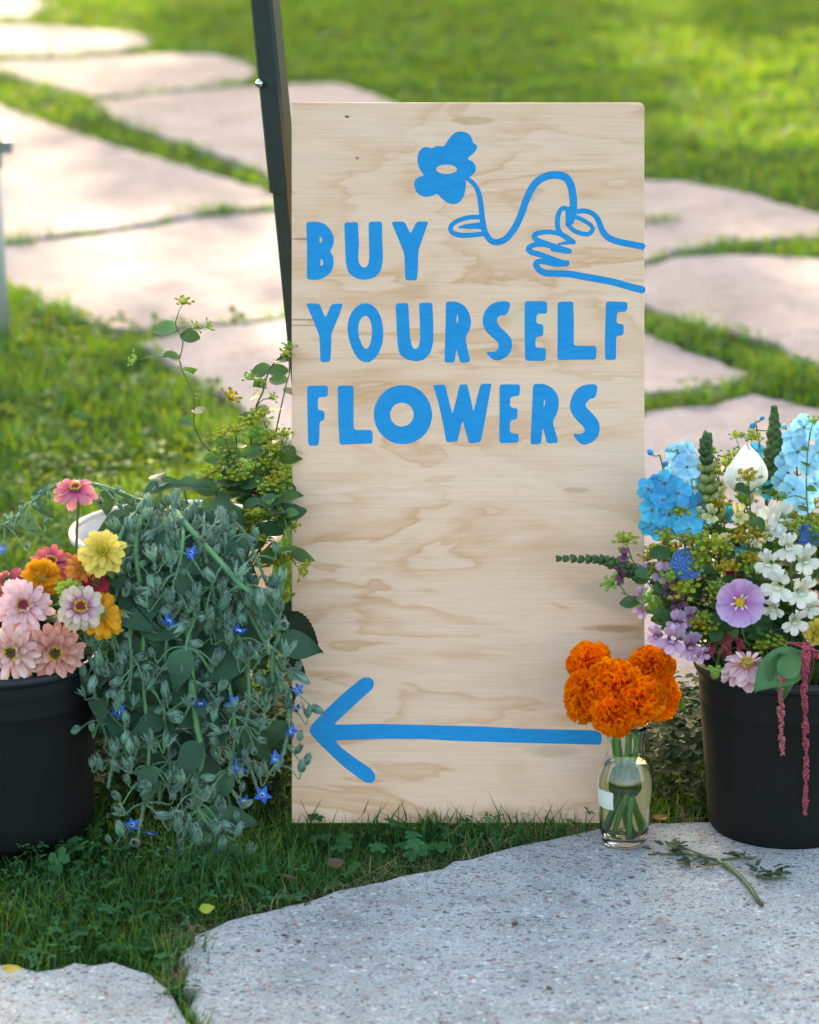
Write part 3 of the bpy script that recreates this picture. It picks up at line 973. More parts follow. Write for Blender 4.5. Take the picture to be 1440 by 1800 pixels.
paint('flower_drawing', z5((260, 150), (290, 100), (325, 70), (360, 66), (400, 80), (418, 110), (420, 132), (440, 140), (446, 160), (425, 190), (385, 222), (420, 235), (440, 265), (434, 300), (405, 322), (380, 335), (383, 370), (375, 420), (350, 465), (310, 480), (270, 465), (240, 440), (220, 415), (190, 432), (150, 437), (110, 420), (90, 380), (92, 345), (115, 322), (150, 317), (120, 280), (107, 230), (115, 180), (140, 157), (170, 155), (188, 165), (215, 148), (245, 152)),
      [z5(*ell(272, 280, 59, 26, 22, 0.01))], rmax=4)
strokes('stem_drawing', [
    (z5((385, 328), (425, 362), (452, 410), (466, 480), (474, 560), (488, 630), (518, 678), (555, 690), (605, 672), (655, 612), (692, 535), (722, 450), (765, 368), (822, 324), (888, 312), (942, 326), (972, 372), (984, 440), (985, 510), (970, 572)), 7, 13, dict(n=90, wmid=14.5)),
    (z5((475, 549), (400, 551), (335, 570), (297, 602), (303, 634), (345, 650), (400, 651), (482, 643)), 8, 9, dict(n=50)),
    (z5((345, 606), (390, 601), (468, 597)), 4, 13, {}),
])
strokes('hand_drawing', [
    (z5((962, 506), (926, 500), (903, 530), (896, 580), (906, 630), (940, 662), (986, 690)), 8.5, 9, {}),
    (z5((958, 585), (985, 548), (1040, 566), (1082, 594), (1094, 620), (1070, 644), (1030, 641), (985, 622), (952, 588)), 7.5, 8, {}),
    (z5((962, 520), (962, 575)), 13, 12, {}),
    (z5((1004, 518), (1050, 514), (1095, 530), (1125, 565), (1147, 622), (1182, 664), (1250, 690), (1374, 714)), 8, 12, {}),
    (z5((984, 688), (930, 652), (862, 633), (802, 636), (768, 650), (776, 675), (830, 697), (900, 720), (962, 740)), 8.5, 9, {}),
    (z5((964, 741), (900, 728), (830, 705), (768, 705), (735, 724), (747, 745), (800, 761), (880, 790), (948, 812)), 8.5, 10, {}),
    (z5((950, 806), (890, 815), (832, 802), (788, 800), (776, 820), (800, 850), (842, 865), (950, 868), (1050, 885), (1200, 912), (1300, 940), (1372, 958)), 9, 13, dict(n=60)),
    (z5((870, 730), (955, 745)), 8, 7, {}), (z5((850, 802), (940, 815)), 8, 8, {}), (z5((905, 700), (985, 688)), 4, 8, {}),
])
paint('arrow', z6((103, 302), (112, 280), (130, 258), (180, 205), (255, 135), (325, 78), (352, 71), (374, 82), (380, 102), (370, 125), (340, 150), (280, 205), (207, 273), (400, 270), (700, 277), (850, 281), (1000, 290), (1300, 297), (1338, 306), (1340, 358), (1200, 355), (900, 347), (700, 341), (600, 334), (400, 333), (212, 340), (240, 370), (300, 415), (370, 462), (387, 490), (380, 513), (356, 521), (330, 510), (250, 450), (180, 385), (130, 335)), rmax=4)

# ------------------------------------------------------------------ tent leg behind the board, pale post at the left edge
M_DARKMETAL = simple('dark_powder_coat', (0.015, 0.028, 0.030), rough=0.4, nscale=60, nvar=0.2, bump=0.08)
M_STEEL = simple('bright_steel', (0.6, 0.6, 0.6), rough=0.25, metal=1.0, nscale=80)
M_PALE = simple('pale_painted_metal', (0.36, 0.40, 0.37), rough=0.5, nscale=30)
M_CLAMP = simple('grey_green_clamp', (0.16, 0.21, 0.20), rough=0.5, nscale=40)

def square_tube(a, b, s, yaw=0.0):
    d = (b - a).normalized()
    x = Vector((math.cos(yaw), math.sin(yaw), 0))
    x = (x - d * x.dot(d)).normalized()
    y = d.cross(x)
    bev = s * 0.12
    prof = []
    h = s / 2
    for sx, sy in ((1, 1), (-1, 1), (-1, -1), (1, -1)):
        pts = [(sx * h, sy * (h - bev)), (sx * (h - bev), sy * h)]
        prof += pts if sx * sy > 0 else pts[::-1]
    V = [a + x * u + y * v for u, v in prof] + [b + x * u + y * v for u, v in prof]
    n = len(prof)
    F = [(i, (i + 1) % n, n + (i + 1) % n, n + i) for i in range(n)] + [tuple(range(n))[::-1], tuple(range(n, 2 * n))]
    return V, F, [0.5] * len(V)

LY = 0.40
pA, pB = P(466, 0, LY), P(499, 335, LY)
dirL = (pA - pB).normalized()
foot = pB - dirL * (pB.z / dirL.z)
head = pB + dirL * 1.7
leg = thing('tent_leg', foot, 'dark slanting metal tent leg with a small silver button, beside the plywood board', 'tent leg')
loc = lambda v: v - foot
YAW = R(-20)
obj('outer_tube', MB().part(square_tube(loc(pB), loc(head), 0.0415, YAW)).mesh('outer_tube', M_DARKMETAL, False), leg)
obj('inner_tube', MB().part(square_tube(loc(foot) + dirL * 0.004, loc(pB) + dirL * 0.1, 0.033, YAW)).mesh('inner_tube', M_DARKMETAL, False), leg)
q = P(459, 147, LY - 0.02)
btn = g_lathe([(0.0, 0.0), (0.0075, 0.0), (0.0075, 0.004), (0.006, 0.008), (0.0, 0.0095)], 16)
obj('push_button', MB().part(btn, frame(Vector((-0.75, -0.65, 0.1)), loc=loc(q))).mesh('push_button', M_STEEL), leg)
obj('foot_plate', MB().part(g_box(-0.045, 0.045, -0.045, 0.045, -0.004, 0.006)).mesh('foot_plate', M_DARKMETAL, False), leg)

pf = G(-4, 583)
py_ = pf.y
pole_top = P(-28, 40, py_)
post = thing('pale_post', pf, 'pale grey green post with a dark clamp, at the edge of the lawn', 'post')
d = (pole_top - pf).normalized()
obj('lower_tube', MB().part(g_tube([d * -0.02, d * 0.25, d * 0.53], 0.036, 0.030, 14)).mesh('lower_tube', M_PALE), post)
obj('upper_tube', MB().part(g_tube([d * 0.5, d * 1.5], 0.025, 0.024, 14)).mesh('upper_tube', M_PALE), post)
mb = MB()
mb.part(g_lathe([(0.026, -0.05), (0.034, -0.045), (0.036, -0.01), (0.032, 0.0), (0.036, 0.01), (0.038, 0.045), (0.026, 0.05)], 14), frame(d, loc=d * 0.53))
cl = obj('clamp', mb.mesh('clamp', M_CLAMP), post)
obj('lever', MB().part(g_box(0.03, 0.066, -0.012, 0.012, -0.008, 0.03)).mesh('lever', M_CLAMP, False), cl, Matrix.Translation(d * 0.535))

# ------------------------------------------------------------------ buckets and the glass vase
def plastic(name, col, rough=0.42):
    return simple(name, col, rough=rough, nscale=14, nvar=0.55, bump=0.12, spec=0.25)
M_BLACK = plastic('black_plastic', (0.0045, 0.0055, 0.005), 0.7)
M_RIM = plastic('black_plastic_rim', (0.014, 0.018, 0.022), 0.38)
M_WHITE = plastic('white_plastic', (0.50, 0.52, 0.52), 0.45)
M_WATER_DARK = simple('bucket_water', (0.02, 0.025, 0.02), rough=0.1, spec=0.5)

def bucket(name, foot, rb, rt, h, mat, rim, label, tilt=(0, 0)):
    b = thing(name, foot, label, 'bucket', rot=(tilt[0], tilt[1], 0))
    th = 0.003
    prof = [(0.0, 0.004), (rb - 0.012, 0.004), (rb - 0.004, 0.0), (rb, 0.006)]
    for k in range(1, 9):
        u = k / 8
        prof.append((rb + (rt - rb) * u, 0.006 + (h - 0.006) * u))
        if k == 6:
            for du, dr in ((.015, .0014), (.03, .0014), (.045, .0)):
                prof.append((rb + (rt - rb) * (u + du) + dr, 0.006 + (h - 0.006) * (u + du)))
    prof += [(rt - th, h)]
    for k in range(1, 9):
        u = 1 - k / 8
        prof.append((rb - th + (rt - rb) * u, 0.012 + (h - 0.012) * u))
    prof.append((0.0, 0.012))
    obj('bucket_wall', MB().part(g_lathe(prof, 56)).mesh('bucket_wall', mat), b)
    lip = [(rt - th - 0.001, h - 0.004), (rt - th - 0.001, h + 0.003), (rt + 0.001, h + 0.0055), (rt + 0.006, h + 0.003), (rt + 0.007, h - 0.004), (rt + 0.0055, h - 0.010), (rt + 0.0002, h - 0.010)]
    obj('rim', MB().part(g_lathe(lip, 56, closed=True)).mesh('rim', rim), b)
    r = rb + (rt - rb) * 0.45 - 0.004
    obj('water', MB().part(g_lathe([(0.0, h * 0.45), (r, h * 0.45)], 40)).mesh('water', M_WATER_DARK), b)
    return b

BR = G(1378, 1446); BL = G(14, 1448); BWt = G(318, 1318)
HB = 0.297
HW = P(314, 932, BWt.y).z
bucket('black_bucket', BR, 0.130, 0.157, HB, M_BLACK, M_RIM, 'black bucket full of blue and white flowers, standing on the pale slab')
bucket('black_bucket', BL, 0.146, 0.164, HB + 0.014, M_BLACK, M_RIM, 'black bucket holding the pink and orange zinnias, standing in the grass')
bucket('white_bucket', BWt, 0.105, 0.187, HW, M_WHITE, M_WHITE, 'white bucket half hidden under drooping blue starflower stems')

def glass_mat(name, ior, tint, rough=0.0):
    m, t, p, out = new_mat(name)
    p.inputs['Base Color'].default_value = (*tint, 1)
    p.inputs['Transmission Weight'].default_value = 1.0
    p.inputs['IOR'].default_value = ior
    p.inputs['Roughness'].default_value = rough
    tc = N(t, 'TexCoord')
    no = N(t, 'TexNoise', i_Scale=35.0, i_Detail=2.0)
    t.links.new(tc.outputs['Object'], no.inputs['Vector'])
    bp = N(t, 'Bump', i_Strength=0.08, i_Distance=0.002)
    t.links.new(no.outputs['Fac'], bp.inputs['Height'])
    t.links.new(bp.outputs[0], p.inputs['Normal'])
    return m
M_GLASS = glass_mat('clear_glass', 1.45, (0.97, 0.99, 0.97))
M_WATER = glass_mat('vase_water', 1.33, (0.86, 0.94, 0.62))
VF = G(1097, 1481)
VF.z = 0.0015
k = PX
vase = thing('glass_vase', VF, 'clear glass vase with a small label, holding the orange marigolds', 'vase')
outer = [(0.0, 0.001), (34 * k, 0.0), (39 * k, 0.003), (40.5 * k, 0.009), (43 * k, 0.035), (47 * k, 0.075), (49.5 * k, 0.098), (49 * k, 0.112), (45 * k, 0.128), (37 * k, 0.148), (31.5 * k, 0.162), (30.5 * k, 0.172), (32 * k, 0.190), (35 * k, 0.206), (36.5 * k, 0.2125)]
inner = [(35 * k, 0.2125), (33.5 * k, 0.205), (30 * k, 0.190), (28.5 * k, 0.172), (29.5 * k, 0.162), (35 * k, 0.1465), (43 * k, 0.1265), (46.8 * k, 0.111), (47.2 * k, 0.098), (44.8 * k, 0.075), (40.8 * k, 0.035), (38 * k, 0.018), (34 * k, 0.0135), (0.0, 0.0125)]
obj('glass', MB().part(g_lathe(outer + inner, 48)).mesh('glass', M_GLASS), vase)
e = 0.0006
wp_ = [(0.0, 0.0125 + e), (34 * k - e, 0.0135 + e), (38 * k - e, 0.018 + e), (40.8 * k - e, 0.035), (44.8 * k - e, 0.075), (47.2 * k - e, 0.098), (46.8 * k - e, 0.111), (43 * k - e, 0.1265 - e), (36.5 * k - e, 0.1425), (0.0, 0.1425)]
obj('water', MB().part(g_lathe(wp_, 48)).mesh('water', M_WATER), vase)
# paper label stuck to the glass
V, F = [], []
for i in range(9):
    a = R(196 + 46 * i / 8)
    for z, r in ((0.072, 46.7 * k), (0.084, 48.1 * k), (0.094, 49.2 * k), (0.104, 49.6 * k)):
        V.append(((r + 0.0006) * math.cos(a), (r + 0.0006) * math.sin(a), z))
for i in range(8):
    for j in range(3):
        F.append((i * 4 + j, (i + 1) * 4 + j, (i + 1) * 4 + j + 1, i * 4 + j + 1))
obj('paper_label', MB().add(V, F).mesh('paper_label', simple('label_paper', (0.62, 0.66, 0.6), rough=0.7)), vase)
# ------------------------------------------------------------------ flowers: shared materials
GREEN = dict(rough=0.5, var=0.25, tint=(1.5, 1.35, 0.45))
M_STEM = plant('flower_stem', [(0, (0.06, 0.12, 0.03)), (1, (0.10, 0.19, 0.05))], trans=0.1, **GREEN)
M_LEAF = plant('green_leaf', [(0, (0.045, 0.13, 0.03)), (1, (0.06, 0.17, 0.045))], trans=0.4, **GREEN)
M_DKLEAF = plant('dark_leaf', [(0, (0.022, 0.075, 0.03)), (1, (0.03, 0.10, 0.038))], trans=0.35, **GREEN)
M_BLUELEAF = plant('blue_green_leaf', [(0, (0.09, 0.21, 0.11)), (0.4, (0.055, 0.16, 0.075)), (1, (0.05, 0.14, 0.06))], trans=0.4, **GREEN)
M_UMBEL = plant('umbel', [(0, (0.20, 0.31, 0.04)), (1, (0.40, 0.44, 0.035))], trans=0.3, rough=0.6, var=0.3)
M_UMBELG = plant('ripe_umbel', [(0, (0.28, 0.28, 0.03)), (1, (0.52, 0.36, 0.02))], trans=0.3, rough=0.6, var=0.3)
M_LIME = plant('lime_bud', [(0, (0.14, 0.30, 0.04)), (1, (0.26, 0.42, 0.06))], trans=0.25, rough=0.5, var=0.25)

class Th:
    """a thing whose parts are given in world coordinates"""
    def __init__(s, name, loc, label, cat, group=None):
        s.o = thing(name, loc, label, cat, group)
        s.inv = Matrix.Translation(-Vector(loc))
    def add(s, name, me, M=None, parent=None, kind=None, label=None):
        M = Matrix.Identity(4) if M is None else M
        if parent is None:
            return obj(name, me, s.o, s.inv @ M, kind, label)
        return obj(name, me, parent, parent.matrix_basis.inverted() @ s.inv @ M, kind, label)

def bucket_path(c, h, rt, head, hdir, spread=0.07, n=14, z0=0.04, over=0.9):
    foot = Vector((c.x + random.uniform(-spread, spread), c.y + random.uniform(-spread, spread) * 0.8, z0))
    v = Vector((head.x - c.x, head.y - c.y, 0))
    v *= 0.75
    if v.length > rt * over:
        v = v.normalized() * rt * over
    way = Vector((c.x + v.x, c.y + v.y, max(h + 0.012, z0 + 0.05)))
    end = head - Vector(hdir).normalized() * 0.006
    if head.z < h + 0.05:
        pts = [foot, Vector((way.x, way.y, h + 0.02)), end]
    else:
        pts = [foot, way, end - Vector(hdir).normalized() * min(0.05, (end - way).length * 0.35), end]
    return foot, catmull(pts, n)

def tocam(v, up=0.3, side=0.0):
    """a direction that faces the camera, turned up and sideways"""
    d = (CAMV - v).normalized()
    r = Vector((1, 0, 0))
    return (d + Vector((0, 0, up)) + r * side).normalized()

# ------------------------------------------------------------------ zinnias
ZC = {  # base -> tip of the petal
    'pink': [(0, (0.42, 0.03, 0.16)), (0.45, (0.62, 0.13, 0.22)), (1, (0.72, 0.30, 0.28))],
    'yellow': [(0, (0.60, 0.40, 0.03)), (0.4, (0.74, 0.55, 0.06)), (1, (0.80, 0.68, 0.17))],
    'coral': [(0, (0.36, 0.02, 0.13)), (0.4, (0.50, 0.07, 0.17)), (1, (0.66, 0.22, 0.13))],
    'orange': [(0, (0.62, 0.26, 0.01)), (0.5, (0.72, 0.31, 0.01)), (1, (0.74, 0.36, 0.02))],
    'rust': [(0, (0.42, 0.14, 0.02)), (1, (0.62, 0.23, 0.05))],
    'darkcoral': [(0, (0.30, 0.02, 0.05)), (1, (0.50, 0.10, 0.10))],
    'palepink': [(0, (0.70, 0.28, 0.33)), (0.4, (0.78, 0.47, 0.50)), (1, (0.81, 0.58, 0.60))],
    'bicolour': [(0, (0.30, 0.02, 0.18)), (0.35, (0.50, 0.16, 0.28)), (0.6, (0.62, 0.45, 0.42)), (1, (0.62, 0.55, 0.38))],
    'blush': [(0, (0.66, 0.30, 0.26)), (0.5, (0.76, 0.46, 0.42)), (1, (0.80, 0.60, 0.56))],
    'salmon': [(0, (0.54, 0.19, 0.15)), (0.5, (0.70, 0.31, 0.25)), (1, (0.76, 0.42, 0.34))],
    'lime': [(0, (0.24, 0.34, 0.04)), (1, (0.42, 0.56, 0.07))],
    'crimson': [(0, (0.20, 0.01, 0.03)), (1, (0.38, 0.02, 0.06))],
}
M_ZIN = {k: plant('zinnia_' + k, v, rough=0.6, trans=0.25, var=0.12, objvar=0.10, hue=0.01, spec=0.25, noise=0.12, streak=0.16) for k, v in ZC.items()}
M_ZCEN = {
    'red': plant('disc_red', [(0, (0.30, 0.22, 0.04)), (0.6, (0.35, 0.03, 0.06)), (1, (0.50, 0.01, 0.07))], trans=0.1, var=0.25),
    'green': plant('disc_green', [(0, (0.20, 0.17, 0.03)), (0.5, (0.13, 0.11, 0.03)), (1, (0.09, 0.03, 0.02))], trans=0.1, var=0.3),
    'yellow': plant('disc_yellow', [(0, (0.5, 0.35, 0.03)), (1, (0.40, 0.36, 0.05))], trans=0.1, var=0.25),
    'lime': plant('disc_lime', [(0, (0.40, 0.40, 0.03)), (1, (0.45, 0.50, 0.04))], trans=0.1, var=0.25),
}
M_STAMEN = plant('ray_stamen', [(0, (0.45, 0.28, 0.02)), (1, (0.66, 0.42, 0.03))], trans=0.15, var=0.25)
_pet = {}
def zin_petal(col, kind):
    key = (col, kind)
    if key not in _pet:
        L, W, curl, cup = {'long': (1.0, 0.19, -0.16, 0.5), 'wide': (1.0, 0.27, -0.20, 0.30), 'short': (1.0, 0.25, 0.10, 0.55), 'ball': (1.0, 0.34, 0.35, 0.5)}[kind]
        _pet[key] = []
        for _ in range(4):
            q = random.uniform(-1, 1)
            g = g_petal(L * random.uniform(.92, 1.08), W * random.uniform(.85, 1.15), curl + .14 * q, cup * random.uniform(.5, 1.5), random.uniform(.6, .8), random.uniform(.0, .07), 6, 4)
            tw, ph = random.uniform(-.25, .25), random.uniform(0, 6)
            V = [(x, y + .05 * q * x * x, z + tw * x * y + .02 * math.sin(7 * x + ph)) for x, y, z in g[0]]
            _pet[key].append(MB().add(V, g[1], None, g[2]).mesh('petal', M_ZIN[col]))
    return random.choice(_pet[key])

_cen = {}
def zin_centre(kind):
    if kind not in _cen:
        mb = MB()
        mb.part(g_lathe([(0.0, 0.22), (0.10, 0.21), (0.19, 0.15), (0.25, 0.05), (0.26, -0.08)], 14))
        for k in range(70):
            u = math.sqrt((k + 0.5) / 70)
            a = k * 2.39996
            p = Vector((0.24 * u * math.cos(a), 0.24 * u * math.sin(a), 0.23 - 0.16 * u * u))
            g = g_ball(0.032, 5, 4, sz=1.8)
            mb.add(g[0], g[1], Matrix.Translation(p) @ Matrix.Rotation(0.6 * u, 4, Vector((-math.sin(a), math.cos(a), 0))), [1 - u * 0.9] * len(g[0]))
        _cen[kind] = mb.mesh('flower_centre', M_ZCEN[kind])
    return _cen[kind]
_stm = None
def stamen_ring():
    global _stm
    if _stm is None:
        mb = MB()
        for k in range(13):
            a = 2 * math.pi * k / 13 + random.uniform(-.1, .1)
            rr = random.uniform(0.20, 0.27)
            for j in range(5):
                b = 2 * math.pi * j / 5
                g = g_petal(0.075, 0.022, -0.2, 0.2, 0.5, 0, 3, 2)
                mb.part(g, Matrix.Translation((rr * math.cos(a), rr * math.sin(a), 0.20)) @ Matrix.Rotation(b, 4, 'Z') @ Matrix.Rotation(-0.7, 4, 'Y'))
        _stm = mb.mesh('stamens', M_STAMEN)
    return _stm

_sep = MB()
for k in range(14):
    _sep.part(g_petal(0.32, 0.13, 0.5, 0.3, 0.5, 0, 4, 2), Matrix.Rotation(2 * math.pi * k / 14, 4, 'Z') @ Matrix.Translation((0.04, 0, -0.22)) @ Matrix.Rotation(-0.6, 4, 'Y'))
_sep.part(g_lathe([(0.0, -0.26), (0.12, -0.24), (0.22, -0.12), (0.26, -0.02)], 12))
ME_CALYX = _sep.mesh('calyx', M_LEAF)

def zinnia(px, py, rad, Y, col, cen, label, face, rings, leafy=2, stamens=True, bucketc=None, bh=HB, brt=0.157, drop=0.0):
    h = P(px, py, Y)
    r = rad * PX
    path_c = bucketc if bucketc is not None else BL
    foot, path = bucket_path(path_c, bh, brt, h, face)
    z = Th('zinnia', foot, label, 'zinnia', 'zinnias in the left bucket' if bucketc is None else None)
    z.add('stem', MB().part(g_tube(path, 0.0028, 0.0022, 7)).mesh('stem', M_STEM))
    Fm = frame(face, random.uniform(0, 6), h, r)
    z.add('calyx', ME_CALYX, Fm)
    z.add('flower_centre', zin_centre(cen), Fm)
    if stamens:
        z.add('stamens', stamen_ring(), Fm)
    for (n, kind, ln, tilt, r0, z0) in rings:
        ph = random.uniform(0, 6)
        for k in range(n):
            a = ph + 2 * math.pi * (k + random.uniform(-.16, .16)) / n
            if random.random() < .035:
                continue
            tl = R(tilt + random.gauss(0, 8))
            s = ln * random.uniform(0.86, 1.08)
            M = Fm @ Matrix.Rotation(a, 4, 'Z') @ Matrix.Translation((r0, 0, z0)) @ Matrix.Rotation(-tl, 4, 'Y') @ Matrix.Rotation(random.uniform(-.2, .2), 4, 'X') @ Matrix.Diagonal((s, s * random.uniform(.9, 1.1), s, 1))
            z.add('petal', zin_petal(col, kind), M)
    for k in range(leafy):
        i = int(len(path) * (0.62 + 0.16 * k))
        q = path[i]
        a = random.uniform(0, 6)
        d = Vector((math.cos(a), math.sin(a) - 0.5, 0.25))
        z.add('leaf', MB().part(g_leaf(random.uniform(.045, .065), .014, .5, .25)).mesh('leaf', M_LEAF), xframe(d, loc=q))
    return z

FULL = [(15, 'long', 0.84, -6, .16, -.03), (14, 'long', 0.76, 10, .16, .03), (12, 'long', 0.62, 26, .15, .08), (9, 'short', 0.42, 44, .14, .12)]
OPEN = [(12, 'wide', 0.84, -10, .18, -.03), (10, 'wide', 0.72, 6, .18, .02)]
DUO = [(14, 'wide', 0.82, -8, .17, -.04), (13, 'wide', 0.72, 8, .17, .02), (9, 'wide', 0.54, 22, .17, .06)]
DAHL = [(14, 'long', 0.84, -14, .16, -.06), (14, 'long', 0.80, 4, .15, .0), (13, 'long', 0.68, 22, .14, .05), (11, 'long', 0.54, 42, .11, .09), (8, 'short', 0.36, 62, .06, .12)]
POM = [(15, 'ball', 0.62, -52, .34, -.08), (15, 'ball', 0.58, -28, .38, .05), (14, 'ball', 0.52, 0, .38, .16), (12, 'ball', 0.46, 26, .30, .26), (9, 'ball', 0.38, 48, .2, .32), (6, 'ball', 0.28, 68, .09, .36)]
V3 = Vector
zinnia(133, 860, 38, -.02, 'pink', 'red', 'single pink zinnia with crimson centre on a tall bare stem above the others', V3((0, -.42, .9)), OPEN, 0)
zinnia(180, 970, 46, -.10, 'yellow', 'lime', 'pale yellow zinnia beside the white bucket', V3((.1, -.75, .5)), DAHL, 1, False)
zinnia(90, 990, 40, -.01, 'coral', 'red', 'coral zinnia with magenta petal bases, behind the orange pompom zinnia', V3((.05, -.62, .75)), DUO, 1)
zinnia(73, 1016, 37, -.06, 'orange', 'lime', 'round orange pompom zinnia with a yellow green top', V3((.02, -.55, .8)), POM, 1, False)
zinnia(147, 1000, 33, -.07, 'rust', 'yellow', 'small rusty orange zinnia tucked under the yellow one', V3((.3, -.6, .5)), DAHL, 1, False)
zinnia(14, 1022, 34, -.03, 'darkcoral', 'green', 'dusky coral zinnia cut by the left edge of the photo', V3((-.2, -.5, .8)), DUO, 1, False)
zinnia(42, 1066, 52, -.10, 'palepink', 'red', 'large pale pink zinnia with a red and yellow centre', V3((.0, -.80, .55)), FULL, 1)
zinnia(141, 1067, 44, -.14, 'bicolour', 'red', 'cream and mauve zinnia with a dark magenta centre, before an orange one', V3((.15, -.85, .5)), DUO, 1)
zinnia(178, 1080, 42, -.115, 'orange', 'yellow', 'orange zinnia half hidden behind the cream and mauve one', V3((.4, -.72, .35)), DUO, 1, False)
zinnia(22, 1146, 54, -.13, 'blush', 'green', 'blush white zinnia lowest on the left, with ragged drooping petals', V3((-.15, -.95, .15)), FULL, 0)
zinnia(97, 1146, 53, -.12, 'salmon', 'green', 'salmon pink zinnia with a brown green centre hanging over the black bucket', V3((.1, -.96, .12)), FULL, 0)
zinnia(122, 1036, 24, -.10, 'lime', 'lime', 'small lime green zinnia in the middle of the bunch', V3((.1, -.6, .75)), DAHL, 1, False)
zinnia(168, 1026, 28, -.08, 'crimson', 'green', 'dark crimson zinnia below the yellow one', V3((.25, -.6, .6)), DUO, 1, False)
zinnia(-35, 1050, 48, -.04, 'orange', 'red', 'orange zinnia just beyond the left edge of the bunch', V3((-.3, -.7, .6)), FULL, 1)
zinnia(-60, 1110, 48, -.08, 'coral', 'green', 'coral zinnia just beyond the left edge of the bunch', V3((-.3, -.85, .4)), FULL, 1)

# ------------------------------------------------------------------ marigolds in the vase
M_MARI = plant('marigold_petal', [(0, (0.70, 0.12, 0.001)), (0.5, (0.90, 0.21, 0.001)), (1, (0.94, 0.31, 0.002))], rough=0.7, trans=0.55, tint=(1.3, 1.25, 1.0), var=0.14, objvar=0.06, hue=0.012, spec=0.25, noise=0.08, nscale=120)
M_VSTEM = plant('vase_stem', [(0, (0.12, 0.36, 0.04)), (1, (0.14, 0.34, 0.06))], trans=0.2, **GREEN)
def marigold_bloom(seed):
    random.seed(seed)
    mb = MB()
    mb.add(*g_ball(0.52, 12, 7, sz=0.8)[:2], M=Matrix.Translation((0, 0, -0.05)), t=[0.1] * 74)
    N_ = 88
    for k in range(N_):
        u = (k + .5) / N_
        el = math.asin(1 - u * 1.35)
        a = k * 2.39996
        rr = 0.62 + random.uniform(-.06, .04)
        d = Vector((math.cos(el) * math.cos(a), math.cos(el) * math.sin(a), math.sin(el) * 0.85))
        L, W = random.uniform(.36, .50), random.uniform(.19, .28)
        ph = random.uniform(0, 6)
        g = g_sheet(L, W, 4, 6, lambda q: .35 + .65 * math.sin(min(1, q / .8) * 1.57),
                    lambda q, v: .11 * q * math.sin(v * 6.5 + ph) + .16 * q * q * v * v + .06 * math.sin(ph + 3 * q))
        up = Vector((0, 0, 1)) if abs(d.z) < .9 else Vector((1, 0, 0))
        mb.part(g, xframe(d + Vector((random.uniform(-.25, .25), random.uniform(-.25, .25), random.uniform(-.15, .35))), up, d * rr * 0.66) @ Matrix.Rotation(random.uniform(-.9, .9), 4, 'X'))
    return mb.mesh('ruffled_petals', M_MARI)
MARI = [marigold_bloom(s) for s in (3, 8, 21)]
random.seed(99)
_c = MB().part(g_lathe([(0.0, -1.15), (0.10, -1.1), (0.20, -.85), (0.30, -.55), (0.42, -.30)], 12))
for k in range(8):
    _c.part(g_petal(.5, .14, .2, .3, .5), Matrix.Rotation(k * .785, 4, 'Z') @ Matrix.Translation((.2, 0, -.72)) @ Matrix.Rotation(-1.05, 4, 'Y'))
ME_MCAL = _c.mesh('calyx', M_LEAF)
VT = VF + Vector((0, 0, 0.19))
for i, (px, py, rad, Y, dx, dz, lab) in enumerate((
    (1036, 1165, 43, -.06, -.5, .8, 'orange marigold at the upper left of the vase bunch, set apart from the others'),
    (1033, 1224, 50, -.11, -.75, .15, 'orange marigold leaning out furthest left over the blue arrow'),
    (1082, 1200, 48, -.13, -.1, .6, 'orange marigold in the middle of the vase bunch'),
    (1146, 1176, 46, -.08, .35, .85, 'orange marigold standing highest at the right of the vase bunch'),
    (1158, 1222, 45, -.10, .75, .25, 'orange marigold leaning right towards the black bucket'),
    (1128, 1232, 46, -.15, .35, .05, 'orange marigold at the lower right, just above the vase mouth'),
    (1078, 1256, 44, -.16, -.3, -.25, 'orange marigold hanging lowest, over the left of the vase rim'))):
    h = P(px, py, Y)
    face = V3((dx, -.6, dz)).normalized()
    r = rad * PX * 1.03
    ang = i * 0.9 + .4
    foot = VF + V3((math.cos(ang) * .029, math.sin(ang) * .029, .017))
    nk = VT + V3((math.cos(ang + 2.6) * .017 + dx * .005, math.sin(ang + 2.6) * .017, -.022))
    top = VT + V3((dx * .018, -.006, .02))
    end = h - face * r * .9
    m = Th('marigold', foot, lab, 'marigold', 'marigolds in the glass vase')
    m.add('stem', MB().part(g_tube(catmull([foot, nk, top, end], 16), 0.0043, .0034, 8)).mesh('stem', M_VSTEM))
    Fm = frame(face, i * 1.3, h, r)
    m.add('ruffled_petals', MARI[i % 3], Fm @ Matrix.Diagonal((1.1, 1.04, .86, 1)), kind='stuff')
    m.add('calyx', ME_MCAL, Fm)
    for j in range(2):
        q = foot.lerp(nk, .45 + .3 * j) + V3((0, 0, 0))
        a = ang + 1.5 * j
        d = V3((math.cos(a) * .3, math.sin(a) * .3, -1 if j else .9))
        m.add('leaf', MB().part(g_leaf(.038, .007, .25, .3)).mesh('leaf', M_LEAF), xframe(d, V3((0, 1, 0)), q))
